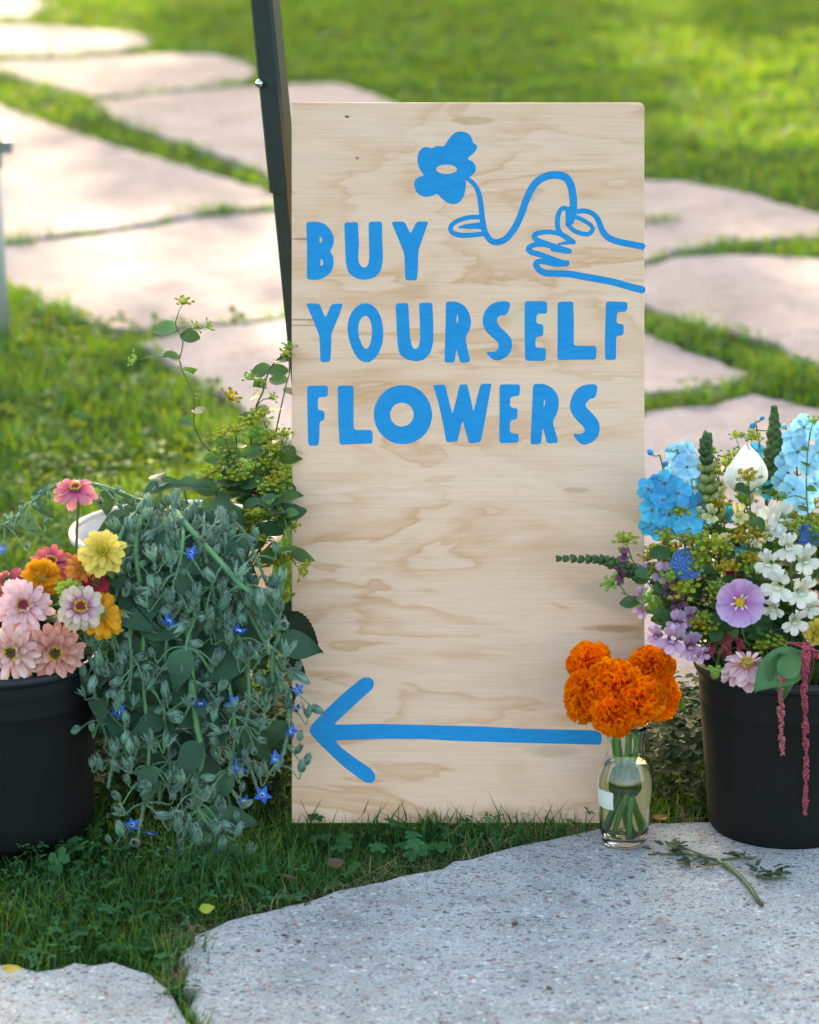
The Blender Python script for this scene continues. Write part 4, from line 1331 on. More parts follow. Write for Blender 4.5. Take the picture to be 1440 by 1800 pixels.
# ------------------------------------------------------------------ blue starflower stems hanging from the white bucket
random.seed(41)
M_BOR = plant('hairy_calyx', [(0, (0.12, 0.28, 0.19)), (0.6, (0.15, 0.31, 0.23)), (1, (0.18, 0.30, 0.26))], rough=0.7, trans=0.2, var=0.3, objvar=0.34, sheen=0.6, spec=0.15, tint=(1.3, 1.2, .6))
M_BSTEM = plant('hairy_stem', [(0, (0.12, 0.28, 0.15)), (0.5, (0.10, 0.28, 0.10)), (1, (0.13, 0.28, 0.16))], rough=0.6, trans=0.12, var=0.2, objvar=0.2, sheen=0.5, spec=0.2, tint=(1.4, 1.2, .6))
M_BLEAF = plant('hairy_leaf', [(0, (0.05, 0.135, 0.08)), (1, (0.03, 0.09, 0.055))], rough=0.65, trans=0.25, var=0.25, objvar=0.25, sheen=0.4, spec=0.2, tint=(1.4, 1.2, .5))
M_HAIR = plant('plant_hair', [(0, (0.28, 0.42, 0.36)), (1, (0.46, 0.56, 0.50))], rough=0.6, trans=0.45, var=0.2, spec=0.2)
M_STAR = plant('star_petal', [(0, (0.25, 0.50, 0.85)), (0.25, (0.02, 0.20, 0.66)), (1, (0.012, 0.15, 0.60))], rough=0.6, trans=0.25, var=0.1, objvar=0.25, hue=0.03)
M_CONE = plant('anther_cone', [(0, (0.75, 0.75, 0.85)), (0.45, (0.6, 0.55, 0.75)), (0.6, (0.05, 0.02, 0.08)), (1, (0.03, 0.01, 0.04))], trans=0, var=.1)

def bud_mesh(opn, slim):
    """a bristly calyx: five narrow sepals, shut or more or less open, on a little swollen base"""
    mb = MB()
    for k in range(5):
        ln = random.uniform(.85, 1.1)
        g = g_sheet(ln, slim, 6, 2, lambda u: (.55 + .45 * math.sin(math.pi * min(1, u * 1.25))) * (1 - u ** 3) + .04,
                    lambda u, v: .20 * math.sin(math.pi * min(1, u * .8 + .08)) ** .8 * (1 - .3 * v * v) + opn * u ** 1.7 * .7 + .02)
        mb.part(g, Matrix.Rotation(2 * math.pi * k / 5 + random.uniform(-.15, .15), 4, 'X') @ Matrix.Rotation(-random.uniform(0, .25) * opn, 4, 'Y'))
    mb.part(g_ball(.16, 7, 5, sx=1.7), Matrix.Translation((.30, 0, 0)))
    for _ in range(170):
        u = random.uniform(0.0, 1.0)
        a = random.uniform(0, 6.28)
        rr = .20 * math.sin(math.pi * min(1, u * .8 + .08)) ** .8 + opn * u ** 1.7 * .6
        p = Vector((u, rr * math.cos(a), rr * math.sin(a)))
        d = Vector((random.uniform(-.2, .7), math.cos(a), math.sin(a))).normalized() * random.uniform(.07, .18)
        s = Vector((0.012, -.012 * math.sin(a), .012 * math.cos(a)))
        mb.add([p - s, p + s, p + d], [(0, 1, 2)], None, [0, 0, 1], 1)
    return mb.mesh('bud', [M_BOR, M_HAIR])
BUDS = [bud_mesh(o, w_) for o, w_ in ((0.0, .27), (.0, .25), (.05, .28), (.22, .22), (.5, .18), (.1, .24))]
ME_STARP = MB().part(g_sheet(1.0, .30, 5, 2, lambda u: (.55 + .45 * math.sin(min(1, u / .45) * 1.57)) * (1 if u < .4 else max(0.03, (1 - u) / .6) ** .8), lambda u, v: -.12 * u * u + .12 * abs(v) * (1 - u))).mesh('petal', M_STAR)
ME_CONE = MB().part(g_lathe([(.26, 0), (.24, .06), (.14, .1), (.13, .22), (.07, .52), (.0, .56)], 10)).mesh('flower_centre', M_CONE)
BLEAVES = []
for k in range(4):
    BLEAVES.append(MB().part(g_leaf(1.0, random.uniform(.24, .34), random.uniform(.25, .6), random.uniform(.1, .4), .14, 9, 6, random.uniform(0, 6))).mesh('leaf', M_BLEAF))
GLEAVES = [MB().part(g_leaf(1.0, random.uniform(.30, .40), random.uniform(.1, .5), random.uniform(.1, .35), .06, 7, 4, random.uniform(0, 6))).mesh('leaf', M_LEAF) for k in range(3)]
RLEAVES = [MB().part(g_leaf(1.0, random.uniform(.38, .46), random.uniform(.05, .35), random.uniform(.05, .35), .03, 7, 4, 0, True)).mesh('leaf', M_BLUELEAF) for k in range(3)]
DLEAVES = [MB().part(g_leaf(1.0, random.uniform(.34, .42), random.uniform(.1, .4), random.uniform(.1, .3), .05, 7, 4, 0, True)).mesh('leaf', M_DKLEAF) for k in range(3)]

def hairs_on(mb, path, r0, r1, n, ln, mi=1):
    m = len(path)
    for _ in range(n):
        u = random.random() * (m - 1.001)
        i = int(u)
        p = path[i].lerp(path[i + 1], u - i)
        d = (path[i + 1] - path[i]).normalized()
        o = d.orthogonal().normalized()
        o = Quaternion(d, random.uniform(0, 6.28)) @ o
        rr = r0 + (r1 - r0) * u / m
        s = d * .0003
        b = p + o * rr * .9
        mb.add([b - s, b + s, b + (o + d * .3) * random.uniform(.5, 1) * ln], [(0, 1, 2)], None, [0, 0, 1], mi)

def star_flower(th, loc, face, size):
    Fm = frame(face, random.uniform(0, 6), loc, size)
    c = th.add('flower', ME_CONE, Fm)
    for k in range(5):
        M = Fm @ Matrix.Rotation(2 * math.pi * k / 5 + random.uniform(-.08, .08), 4, 'Z') @ Matrix.Translation((.12, 0, 0)) @ Matrix.Rotation(random.uniform(-.45, .35), 4, 'Y')
        th.add('petal', ME_STARP, M, parent=c)

def borage(pts, label, nodes=7, buds=3, leaves=5, stars=(), thick=.0040, start=.2, lsize=(.042, .078), emerge=True, budsz=(.017, .031), group='blue starflower stems in the white bucket', cup=1.0):
    pw = [P(*p) for p in pts]
    if emerge:
        foot = Vector((BWt.x + random.uniform(-.06, .06), BWt.y + random.uniform(-.04, .06), .05))
        v = Vector((pw[0].x - BWt.x, pw[0].y - BWt.y, 0)) * .6
        pre = [foot, Vector((BWt.x + v.x, BWt.y + v.y * .3, HW - .03)), Vector((BWt.x + v.x * 1.2, BWt.y + v.y * .6, HW + .045))]
        path = catmull(pre, 6)[:-1] + catmull([pre[-1]] + pw, 22)
        first = 6
    else:
        foot = pw[0]
        path = catmull(pw, 22)
        first = 0
    th = Th('starflower_stem', foot, label, 'starflower', group)
    thick *= 1.2
    mb = MB().part(g_tube(path, thick, thick * .45, 7))
    hairs_on(mb, path[first:], thick, thick * .45, 420, .0055)
    n = len(path)
    items = []
    for k in range(nodes):
        u = start + (1 - start) * (k + random.uniform(0, .8)) / nodes
        i = min(n - 2, int(first + (n - 1 - first) * u))
        p = path[i]
        for j in range(buds if random.random() < .8 else buds + 1):
            a = random.uniform(-2.6, 2.6)
            out = Vector((math.sin(a), -abs(math.cos(a)) * .7 - .05, random.uniform(-.4, .3))).normalized()
            ln = random.uniform(.016, .052)
            drop = random.uniform(.2, .8) * ln
            up = random.uniform(-.1, .55) * ln
            e1 = p + out * ln + Vector((0, 0, -drop))
            e = e1 + out * ln * .12 + Vector((0, 0, up))
            cv = catmull([p, p + out * ln * .55 + Vector((0, 0, -drop * .25)), e1, e], 9)
            mb.part(g_tube(cv, .0013, .0009, 5))
            hairs_on(mb, cv, .0013, .0009, 40, .0036)
            d = (cv[-1] - cv[-2]).normalized()
            d = (d + Vector((random.uniform(-.4, .4), random.uniform(-.5, .2), random.uniform(-.4, .5)))).normalized()
            items.append(('bud', e, d))
    th.add('stem', mb.mesh('stem', [M_BSTEM, M_HAIR]))
    for _, e, d in items:
        s = random.uniform(*budsz)
        th.add('bud', random.choice(BUDS), xframe(d, (random.uniform(-1, 1), random.uniform(-1, 1), 1), e, s))
    for k in range(leaves):
        u = .08 + .85 * (k + random.random() * .7) / max(1, leaves)
        i = min(n - 2, int(first + (n - 1 - first) * u))
        a = random.uniform(-2.2, 2.2)
        d = Vector((math.sin(a), -.55 * abs(math.cos(a)), random.uniform(-1.1, .15)))
        th.add('leaf', random.choice(BLEAVES), xframe(d, (random.uniform(-.5, .5), -.8, .6), path[i], random.uniform(*lsize)))
    for (px, py, Y, fx, fz, sz) in stars:
        q = P(px, py, Y)
        star_flower(th, q, Vector((fx + random.uniform(-.7, .7), -1, fz + random.uniform(-.9, .5))), sz * random.uniform(1.0, 1.3))
    return th

BOR = [
    ([(262, 898, .06), (242, 930, .0), (240, 985, -.05), (247, 1045, -.06), (228, 1110, -.08), (231, 1165, -.09), (227, 1215, -.09)], 'starflower stem with pale green stalk hanging on the left beside the zinnias', dict(nodes=7, buds=2, leaves=4, thick=.0048, stars=[(208, 1252, -.11, 0, .1, .0135)])),
    ([(300, 892, .06), (318, 915, .02), (322, 945, -.05), (316, 990, -.06), (305, 1030, -.07), (303, 1062, -.07)], 'short starflower stem in the upper middle of the drooping bunch', dict(nodes=5, buds=3, leaves=3, thick=.0036, stars=[(337, 972, -.07, .1, .7, .011), (298, 1092, -.1, .3, .3, .0115)])),
    ([(306, 896, .06), (330, 925, -.02), (385, 985, -.06), (420, 1025, -.07), (452, 1055, -.08), (468, 1105, -.09), (473, 1150, -.10)], 'thick hairy starflower stem slanting across the bunch to the right', dict(nodes=7, buds=2, leaves=3, thick=.0052, stars=[(420, 1108, -.1, .2, -.2, .0115)])),
    ([(330, 900, .08), (400, 985, .0), (456, 1052, -.05), (480, 1066, -.06), (491, 1110, -.06), (478, 1160, -.07), (484, 1240, -.07)], 'starflower stem that arches down next to the board edge', dict(nodes=7, buds=3, leaves=3, thick=.0054, stars=[(524, 1212, -.06, .5, .2, .011), (520, 1245, -.06, .6, 0, .010)])),
    ([(300, 905, .04), (320, 990, -.05), (332, 1120, -.08), (345, 1270, -.11), (357, 1325, -.12), (343, 1385, -.12), (350, 1425, -.12), (376, 1458, -.13), (392, 1475, -.13)], 'longest starflower stem, bright green, hanging lowest over the grass', dict(nodes=7, buds=3, leaves=4, thick=.0058, start=.62, stars=[(387, 1492, -.13, .2, -.2, .0125)])),
    ([(285, 900, .05), (300, 960, -.04), (350, 1050, -.07), (328, 1130, -.09), (336, 1200, -.10), (348, 1245, -.1)], 'starflower stem in the centre of the bunch with curling bud stalks', dict(nodes=7, buds=4, leaves=3, stars=[(353, 1237, -.12, .2, -.1, .0115), (412, 1236, -.11, .1, .3, .0125)])),
    ([(330, 896, .07), (352, 950, -.02), (372, 1020, -.06), (378, 1075, -.07), (372, 1110, -.08)], 'short upper starflower stem with clustered grey buds', dict(nodes=6, buds=3, leaves=3)),
    ([(250, 905, .05), (222, 985, -.04), (195, 1080, -.07), (170, 1160, -.08), (168, 1235, -.09), (190, 1300, -.08)], 'outermost left starflower stem against the black bucket', dict(nodes=7, buds=3, leaves=6)),
    ([(320, 905, .05), (385, 1040, -.05), (430, 1150, -.08), (438, 1240, -.10), (428, 1300, -.10), (452, 1385, -.10)], 'starflower stem ending in open blue stars near the foot of the board', dict(nodes=8, buds=3, leaves=4, stars=[(420, 1348, -.12, .1, .2, .0145), (462, 1397, -.11, .0, .2, .0150), (428, 1408, -.1, -.2, -.3, .012)])),
    ([(335, 905, .06), (420, 1050, -.03), (480, 1160, -.06), (508, 1240, -.07), (500, 1315, -.07), (488, 1355, -.07)], 'starflower stem leaning on the lower left edge of the board', dict(nodes=8, buds=3, leaves=3, stars=[(512, 1285, -.07, .5, .2, .011), (484, 1332, -.08, .3, .4, .011)])),
    ([(270, 905, .04), (255, 1050, -.05), (252, 1200, -.08), (262, 1310, -.09), (255, 1400, -.09), (246, 1455, -.09)], 'starflower stem with dry bleached tips nearly touching the grass', dict(nodes=7, buds=3, leaves=4, start=.45, stars=[(262, 1464, -.1, .2, -.4, .0125), (233, 1450, -.1, .4, .2, .0105)])),
    ([(290, 905, .04), (295, 1080, -.05), (288, 1240, -.08), (300, 1350, -.08), (280, 1400, -.08)], 'starflower stem deep in the middle of the drooping bunch', dict(nodes=7, buds=3, leaves=6, start=.4)),
    ([(310, 905, .05), (360, 1060, -.05), (402, 1200, -.08), (412, 1310, -.10), (385, 1400, -.11), (350, 1480, -.12), (335, 1520, -.12)], 'starflower stem whose grey bud tip rests just above the grass', dict(nodes=8, buds=4, leaves=4, start=.5)),
    ([(345, 893, .1), (380, 905, .06), (425, 930, .02), (452, 985, -.02), (470, 1030, -.03)], 'starflower stem over the right side of the white bucket rim', dict(nodes=6, buds=3, leaves=4)),
    ([(240, 900, .05), (205, 960, -.02), (185, 1060, -.06), (205, 1150, -.07), (215, 1230, -.08), (200, 1330, -.08), (190, 1385, -.08)], 'starflower stem hanging straight down between both left buckets', dict(nodes=8, buds=3, leaves=6)),
]
for pts, lab, kw in BOR:
    borage(pts, lab, **kw)
# wilted stem arching out to the left, above the zinnias
borage([(300, 884, .15), (250, 882, .13), (215, 868, .10), (165, 852, .07), (112, 849, .05), (60, 880, .03), (25, 912, .02), (-20, 940, .0)], 'wilted starflower stem arching out to the left above the zinnias', nodes=6, buds=4, leaves=7, thick=.0042, start=.35, lsize=(.03, .055), emerge=False, budsz=(.010, .016), stars=[(3, 965, 0, .3, .1, .009)])
# the packed middle of the bunch, behind the stems that can be told apart
for k in range(22):
    x0 = random.uniform(230, 400)
    x1 = x0 + random.uniform(-75, 110)
    x1 = min(500, max(165, x1))
    ye = random.uniform(1290, 1450) if x1 > 225 else random.uniform(1240, 1360)
    borage([(x0, 900, .06), (x0 * .6 + x1 * .4, 980, -.02), (x1, 1100, -.045), (x1 + random.uniform(-25, 25), (1100 + ye) / 2, -.05), (x1 + random.uniform(-30, 30), ye, -.06)],
           'one of the tangled starflower stems deep inside the drooping bunch', nodes=3, buds=2, leaves=13, thick=.0034, lsize=(.05, .09), group='tangled starflower stems')

# ------------------------------------------------------------------ bupleurum sprigs: round leaves and yellow green umbels
def umbel_mesh(mat, nr, flat):
    mb = MB()
    for k in range(5):
        mb.part(g_petal(.62, .17, .3, .25, .5, 0, 4, 2), Matrix.Rotation(k * 1.257 + .2, 4, 'Z') @ Matrix.Rotation(-.45, 4, 'Y'))
    for k in range(nr):
        u = math.sqrt((k + .5) / nr)
        a = k * 2.4
        e = Vector((u * .85 * math.cos(a), u * .85 * math.sin(a), .55 - flat * u * u))
        mb.part(g_tube([Vector((0, 0, 0)), e * .5 + Vector((0, 0, .04)), e], .022, .018, 4, False))
        for j in range(7):
            b = j * 2.4
            q = e + Vector((.13 * math.sqrt(j / 7) * math.cos(b), .13 * math.sqrt(j / 7) * math.sin(b), .05))
            mb.part(g_ball(.062, 5, 4, jit=.25), Matrix.Translation(q))
        for j in range(4):
            mb.part(g_petal(.19, .06, .2, .2, .5, 0, 3, 2), Matrix.Translation(e) @ Matrix.Rotation(j * 1.57 + a, 4, 'Z') @ Matrix.Rotation(-.25, 4, 'Y'))
    return mb.mesh('umbel', mat)
UMB = {'y': umbel_mesh(M_UMBEL, 9, .25), 'g': umbel_mesh(M_LIME, 7, .2), 'o': umbel_mesh(M_UMBELG, 10, .3), 'b': umbel_mesh(M_UMBEL, 13, .45)}

def sprig(pts, label, umbels=(), nl=6, lsize=(.03, .05), thick=.0016, group=None, foot=None, lmesh=None, lu=(.1, .9), mat=None, name='bupleurum_sprig', cat='greenery', smat=None):
    pw = [P(*p) for p in pts]
    if foot is not None:
        pw = [foot] + pw
    path = catmull(pw, 20)
    th = Th(name, path[0], label, cat, group)
    mb = MB().part(g_tube(path, thick * 1.3, thick * .6, 6))
    heads = []
    for (px, py, Y, sz, kind, ux, uz) in umbels:
        e = P(px, py, Y)
        d = Vector((ux, -.35, uz)).normalized()
        sz *= 1.3; tgt = e - d * sz * .15
        near = min(range(4, len(path)), key=lambda i: (path[i] - e).length + (0 if (path[i] - e).length > .03 else .06))
        p = path[near]
        if (p - tgt).length < .14:
            mb.part(g_tube(catmull([p, p.lerp(tgt, .5) + Vector((0, 0, .006)) * (1 if uz > 0 else -1), tgt], 6), thick * .75, thick * .5, 5))
        heads.append((kind, frame(d, random.uniform(0, 6), tgt, sz)))
    th.add('stem', mb.mesh('stem', smat or M_STEM))
    for kind, M in heads:
        th.add('umbel', UMB[kind], M)
    for k in range(nl):
        u = lu[0] + (lu[1] - lu[0]) * (k + random.uniform(0, .6)) / nl
        i = min(len(path) - 2, int(u * (len(path) - 1)))
        a = k * 2.6 + random.uniform(-.6, .6)
        d = Vector((math.cos(a), math.sin(a) * .8 - .15, random.uniform(-.25, .45)))
        th.add('leaf', random.choice(lmesh or RLEAVES), xframe(d, (random.uniform(-.4, .4), -.6, .8), path[i], random.uniform(*lsize)))
    return th

def wfoot():
    return Vector((BWt.x + random.uniform(-.02, .08), BWt.y + random.uniform(-.06, .06), .1))
sprig([(400, 900, .2), (408, 842, .2), (345, 762, .2), (341, 695, .2), (316, 640, .2), (322, 603, .2), (309, 572, .2), (314, 548, .2)], 'tall thin sprig rising highest on the left against the pale path', [(322, 533, .2, .016, 'y', .2, 1), (345, 576, .2, .012, 'g', .5, .6), (365, 574, .2, .012, 'g', .8, .4), (238, 632, .19, .016, 'g', -.8, .3), (404, 700, .2, .020, 'o', .5, .6)], 7, (.026, .042), .0014, foot=wfoot(), lu=(.3, .95))
sprig([(430, 880, .2), (440, 790, .2), (448, 722, .2), (462, 690, .2), (470, 660, .2), (480, 640, .2), (500, 620, .2)], 'sprig with rounded leaves whose tip leans to the board under the word YOURSELF', [(441, 665, .19, .015, 'g', -.4, .7), (456, 673, .19, .013, 'g', .4, .5), (502, 624, .2, .013, 'y', .3, .8), (440, 745, .19, .020, 'y', -.1, .8), (478, 700, .2, .012, 'g', .7, .6)], 8, (.022, .038), foot=wfoot(), lu=(.3, .98))
sprig([(470, 890, .2), (478, 800, .2), (487, 750, .2), (500, 690, .2), (509, 655, .21)], 'slender sprig rising along the left edge of the board', [(508, 612, .21, .013, 'g', .1, 1), (470, 828, .18, .022, 'o', .2, .6), (488, 792, .19, .02, 'y', .3, .7)], 7, (.026, .04), foot=wfoot(), lu=(.3, .95))
sprig([(440, 890, .18), (425, 840, .17), (405, 800, .16), (395, 770, .16)], 'leafy sprig spreading over the back rim of the white bucket', [(392, 765, .16, .018, 'y', -.2, .8), (420, 826, .16, .018, 'g', -.4, .6), (372, 834, .15, .02, 'y', -.4, .8)], 7, (.026, .042), foot=wfoot(), lmesh=GLEAVES, lu=(.4, 1))
sprig([(460, 900, .12), (458, 880, .08), (455, 920, .05), (457, 960, .04), (460, 1000, .04)], 'sprig hanging head down with yellow green umbels beside the bucket', [(452, 895, .05, .021, 'b', .1, -.9), (458, 943, .04, .022, 'b', .0, -.9), (462, 985, .04, .020, 'y', .1, -1), (497, 975, .04, .024, 'o', .3, -.8)], 6, (.03, .045), foot=wfoot(), lmesh=RLEAVES, lu=(.35, 1))
sprig([(480, 900, .12), (490, 885, .08), (505, 930, .02), (512, 975, -.0), (520, 992, -.01)], 'short sprig poking a yellow green tip across the board edge', [(528, 998, -.02, .021, 'y', .8, -.3)], 6, (.03, .042), foot=wfoot(), lmesh=GLEAVES, lu=(.35, .9))
sprig([(450, 890, .15), (440, 860, .14), (420, 850, .13), (390, 862, .12), (370, 880, .1)], 'dark leafy sprig lying over the white bucket rim', [(412, 842, .12, .018, 'y', .1, .9)], 8, (.036, .055), foot=wfoot(), lmesh=DLEAVES, lu=(.4, 1))
sprig([(490, 900, .15), (496, 850, .16), (490, 810, .16), (505, 770, .17)], 'yellow green leafy sprig crowded against the board edge', [(500, 765, .17, .016, 'y', .2, .9), (478, 850, .13, .02, 'o', -.3, .8), (497, 838, .13, .018, 'y', .3, .8)], 8, (.024, .04), foot=wfoot(), lmesh=GLEAVES, lu=(.3, 1))
sprig([(445, 900, .14), (470, 870, .1), (492, 900, .06), (500, 950, .03), (500, 1010, .02)], 'dark leafy sprig drooping between the bucket and the board', [(505, 1040, .02, .016, 'y', .2, -.8)], 9, (.028, .045), foot=wfoot(), lmesh=DLEAVES + GLEAVES, lu=(.3, 1))
for k, (x, y, Yk) in enumerate(((398, 800, .17), (430, 835, .15), (462, 790, .17), (485, 860, .12), (498, 905, .08), (448, 905, .10), (470, 745, .18), (415, 770, .18))):
    um = [(x + random.uniform(-22, 22), y + random.uniform(-14, 34), Yk - .015, random.uniform(.015, .020), random.choice('yyggb'), random.uniform(-.4, .4), .9) for _ in range(3)]
    sprig([(x * .3 + 440 * .7, 905, .16), (x * .8 + 88, (y + 890) / 2, Yk + .01), (x, y, Yk)], 'one of the crowded leafy sprigs between the white bucket and the board', um, 12, (.026, .042), foot=wfoot(), group='leafy sprigs behind the white bucket', lmesh=GLEAVES + RLEAVES, lu=(.35, 1.0))
# wilted, folded leaf on the bucket rim, and the dark toothed leaves on the board
sprig([(330, 900, .16), (310, 855, .12), (285, 848, .1), (268, 862, .08)], 'wilted stem with curled leaves standing over the white bucket', [], 6, (.035, .055), .0026, foot=wfoot(), lmesh=BLEAVES, lu=(.5, 1), name='wilted_stem', smat=M_BSTEM)

def toothed(L, W):
    return g_sheet(L, W, 22, 2, lambda u: math.sin(math.pi * u ** .62) ** .75 * (1 + .16 * (((u * 11) % 1) - .5)), lambda u, v: -.25 * L * u * u + W * .2 * abs(v))
ME_TOOTH = MB().part(toothed(1.0, .30)).mesh('leaf', plant('toothed_leaf', [(0, (.010, .022, .010)), (1, (.014, .030, .013))], trans=.12, rough=.6, var=.2))
th = Th('toothed_stem', wfoot(), 'stem with very dark toothed leaves lying on the lower left of the board', 'greenery')
pth = catmull([th.o.location, P(470, 960, .08), P(498, 1060, -.01), P(506, 1150, -.04), P(510, 1230, -.05)], 18)
th.add('stem', MB().part(g_tube(pth, .0022, .0014, 6)).mesh('stem', M_STEM))
for px, py, Y, dx, dz, s in ((500, 1080, -.02, .75, -.8, .085), (492, 1090, -.02, .25, .5, .04), (500, 1150, -.045, .7, -.7, .05), (505, 1205, -.05, .1, -1, .045), (500, 1120, -.03, -.6, -.6, .05)):
    th.add('leaf', ME_TOOTH, xframe((dx, -.15, dz), (0, -1, .25), P(px, py, Y), s))
# ------------------------------------------------------------------ the bouquet in the right bucket
random.seed(77)
def rfoot():
    return Vector((BR.x + random.uniform(-.07, .07), BR.y + random.uniform(-.05, .05), .05))

def stem_to(th, pts, thick=.0022, taper=.7, mat=None, n=16):
    path = catmull(pts, n)
    th.add('stem', MB().part(g_tube(path, thick, thick * taper, 7)).mesh('stem', mat or M_STEM))
    return path

# delphiniums -----------------------------------------------------------------
M_DEL = {'deep': plant('delphinium_deep', [(0, (0.12, 0.46, 0.66)), (.5, (0.015, 0.36, 0.62)), (1, (0.035, 0.42, 0.68))], rough=.6, trans=.3, var=.15, objvar=.18, hue=.025, noise=.15, streak=.14),
         'pale': plant('delphinium_pale', [(0, (0.34, 0.64, 0.76)), (.5, (0.18, 0.54, 0.72)), (1, (0.32, 0.65, 0.78))], rough=.6, trans=.3, var=.12, objvar=.16, hue=.03, noise=.15, streak=.14)}
M_BEE = plant('delphinium_eye', [(0, (0.72, 0.75, 0.74)), (.6, (0.60, 0.66, 0.60)), (1, (0.30, 0.36, 0.16))], trans=.15, var=.2)
ME_DP = {}
for c in M_DEL:
    ME_DP[c] = [MB().part(g_sheet(1.0, random.uniform(.44, .52), 6, 4, lambda u: (.30 + .70 * math.sin(min(1, u / .6) * 1.57)) * (1 if u < .62 else math.sqrt(max(.02, 1 - ((u - .62) / .41) ** 2))),
                                     lambda u, v: .10 * v * v + .18 * u - .2 * u * u + .09 * u * math.sin(5 * v + 4 * u) + .05 * math.sin(11 * v))).mesh('petal', M_DEL[c]) for _ in range(3)]
mb = MB()
for k in range(9):
    a = k * 2.4
    mb.part(g_petal(.26, .09, .3, .3, .5, 0, 3, 2), Matrix.Rotation(a, 4, 'Z') @ Matrix.Rotation(-.9 - .05 * k, 4, 'Y'))
mb.part(g_ball(.09, 7, 5), Matrix.Translation((0, 0, .08)))
ME_BEE = mb.mesh('floret', M_BEE)
ME_DBUD = {c: MB().part(g_ball(.5, 8, 6, sz=1.25, jit=.08)).part(g_tube([(0, 0, -.4), (0, .2, -.9), (0, .25, -1.3)], .14, .05, 6)).mesh('bud', M_DEL[c]) for c in M_DEL}

def delphinium(label, col, stem, florets, buds=()):
    ft = rfoot()
    th = Th('delphinium', ft, label, 'delphinium', 'delphiniums in the black bucket')
    pw = [P(*s) for s in stem]
    mb = MB()
    path = catmull([ft, Vector((BR.x + (pw[0].x - BR.x) * .6, BR.y, HB + .02))] + pw, 18)
    mb.part(g_tube(path, .0028, .0014, 7))
    def ped(e):
        p = min(path, key=lambda q: (q - e).length + (.02 if q.z > e.z else 0))
        if (p - e).length < .12:
            mb.part(g_tube(catmull([p, p.lerp(e, .5) + Vector((0, 0, -.004)), e], 5), .0011, .0009, 5))
    fl = []
    for (px, py, Y, rad, fx, fz) in florets:
        c = P(px, py, Y)
        d = Vector((fx, -1, fz)).normalized()
        ped(c - d * .008)
        fl.append((c, d, rad * PX * .86))
    bl = []
    for (px, py, Y, rad) in buds:
        c = P(px, py, Y)
        ped(c)
        bl.append((c, rad * PX))
    th.add('stem', mb.mesh('stem', M_STEM))
    for c, d, r in fl:
        Fm = frame(d, random.uniform(0, 6), c, r)
        o = th.add('floret', ME_BEE, Fm)
        for k in range(5):
            M = Fm @ Matrix.Rotation(2 * math.pi * k / 5 + random.uniform(-.1, .1), 4, 'Z') @ Matrix.Translation((.05, 0, .02 * (k % 2))) @ Matrix.Rotation(random.uniform(-.42, .0), 4, 'Y') @ Matrix.Rotation(random.uniform(-.25, .25), 4, 'X')
            th.add('petal', random.choice(ME_DP[col]), M, parent=o)
    for c, r in bl:
        th.add('bud', ME_DBUD[col], frame(Vector((random.uniform(-.6, .6), -.5, .6)), 0, c, r))
    return th

delphinium('deep blue delphinium nearest the board, its lowest floret wide open', 'deep', [(1225, 1050, .03), (1205, 960, .02), (1180, 880, .02), (1160, 800, .02)],
           [(1210, 930, -.02, 31, .1, .35), (1148, 897, .0, 28, -.3, .4), (1190, 867, .0, 30, .2, .3), (1168, 850, .01, 27, -.1, .5), (1175, 905, .0, 28, .2, .2), (1142, 860, .02, 26, -.5, .3), (1165, 880, -.01, 25, 0, .9), (1225, 945, .0, 22, .5, 0), (1140, 925, .02, 20, -.6, 0), (1185, 930, .01, 24, -.2, 0), (1240, 905, .02, 24, .4, .4), (1228, 885, .03, 25, .3, .2), (1160, 930, .02, 24, -.4, .1), (1205, 895, .01, 26, 0, .6)],
           [(1143, 795, .01, 11), (1170, 815, .02, 10), (1150, 838, .0, 11)])
delphinium('blue delphinium with paler open florets, left of the pale yellow snapdragon', 'pale', [(1240, 1040, .06), (1225, 940, .06), (1212, 860, .05), (1190, 790, .05)],
           [(1207, 822, .03, 29, .0, .45), (1192, 798, .05, 24, -.2, .6), (1218, 858, .05, 25, .2, .3), (1180, 835, .05, 22, -.4, .2), (1208, 792, .06, 20, .4, .7), (1225, 830, .06, 20, .5, .3)], [(1175, 790, .05, 9)])
delphinium('tall pale blue delphinium by the right edge of the photo', 'pale', [(1420, 1000, .05), (1408, 900, .05), (1398, 800, .05), (1390, 740, .05)],
           [(1402, 795, .01, 32, -.1, .3), (1412, 752, .03, 28, .2, .4), (1385, 812, .04, 26, -.5, .2), (1395, 860, .0, 31, -.15, .25), (1437, 795, .03, 27, .4, .2), (1432, 850, .04, 27, .3, .1), (1440, 762, .05, 24, .5, .4), (1420, 820, .02, 24, .2, .5), (1375, 845, .04, 22, -.6, 0), (1412, 885, .03, 24, .3, 0), (1392, 770, .04, 20, -.5, .6)],
           [(1378, 750, .05, 9), (1335, 822, .06, 9)])
delphinium('slim delphinium of blue buds behind the white cupped flower', 'deep', [(1355, 1000, .10), (1348, 880, .11), (1338, 800, .11), (1328, 740, .11)],
           [(1350, 860, .09, 22, .2, .3), (1278, 905, .06, 20, -.3, .4), (1240, 845, .08, 20, .3, .5), (1300, 960, .06, 20, 0, .4), (1330, 792, .11, 17, -.2, .2), (1362, 905, .10, 20, 0, .2), (1290, 905, .08, 18, -.2, .2)], [(1323, 748, .1, 11), (1303, 765, .1, 9), (1340, 735, .11, 8), (1379, 750, .1, 9)])
delphinium('blue delphinium just outside the right edge of the photo', 'deep', [(1480, 1000, .05), (1490, 900, .05), (1500, 800, .05), (1500, 740, .05)],
           [(1490, 800, .0, 30, .2, .3), (1505, 850, .0, 30, .3, .3), (1470, 870, .02, 28, -.2, .3), (1500, 900, .02, 28, .3, .2)], [(1500, 735, .05, 10)])

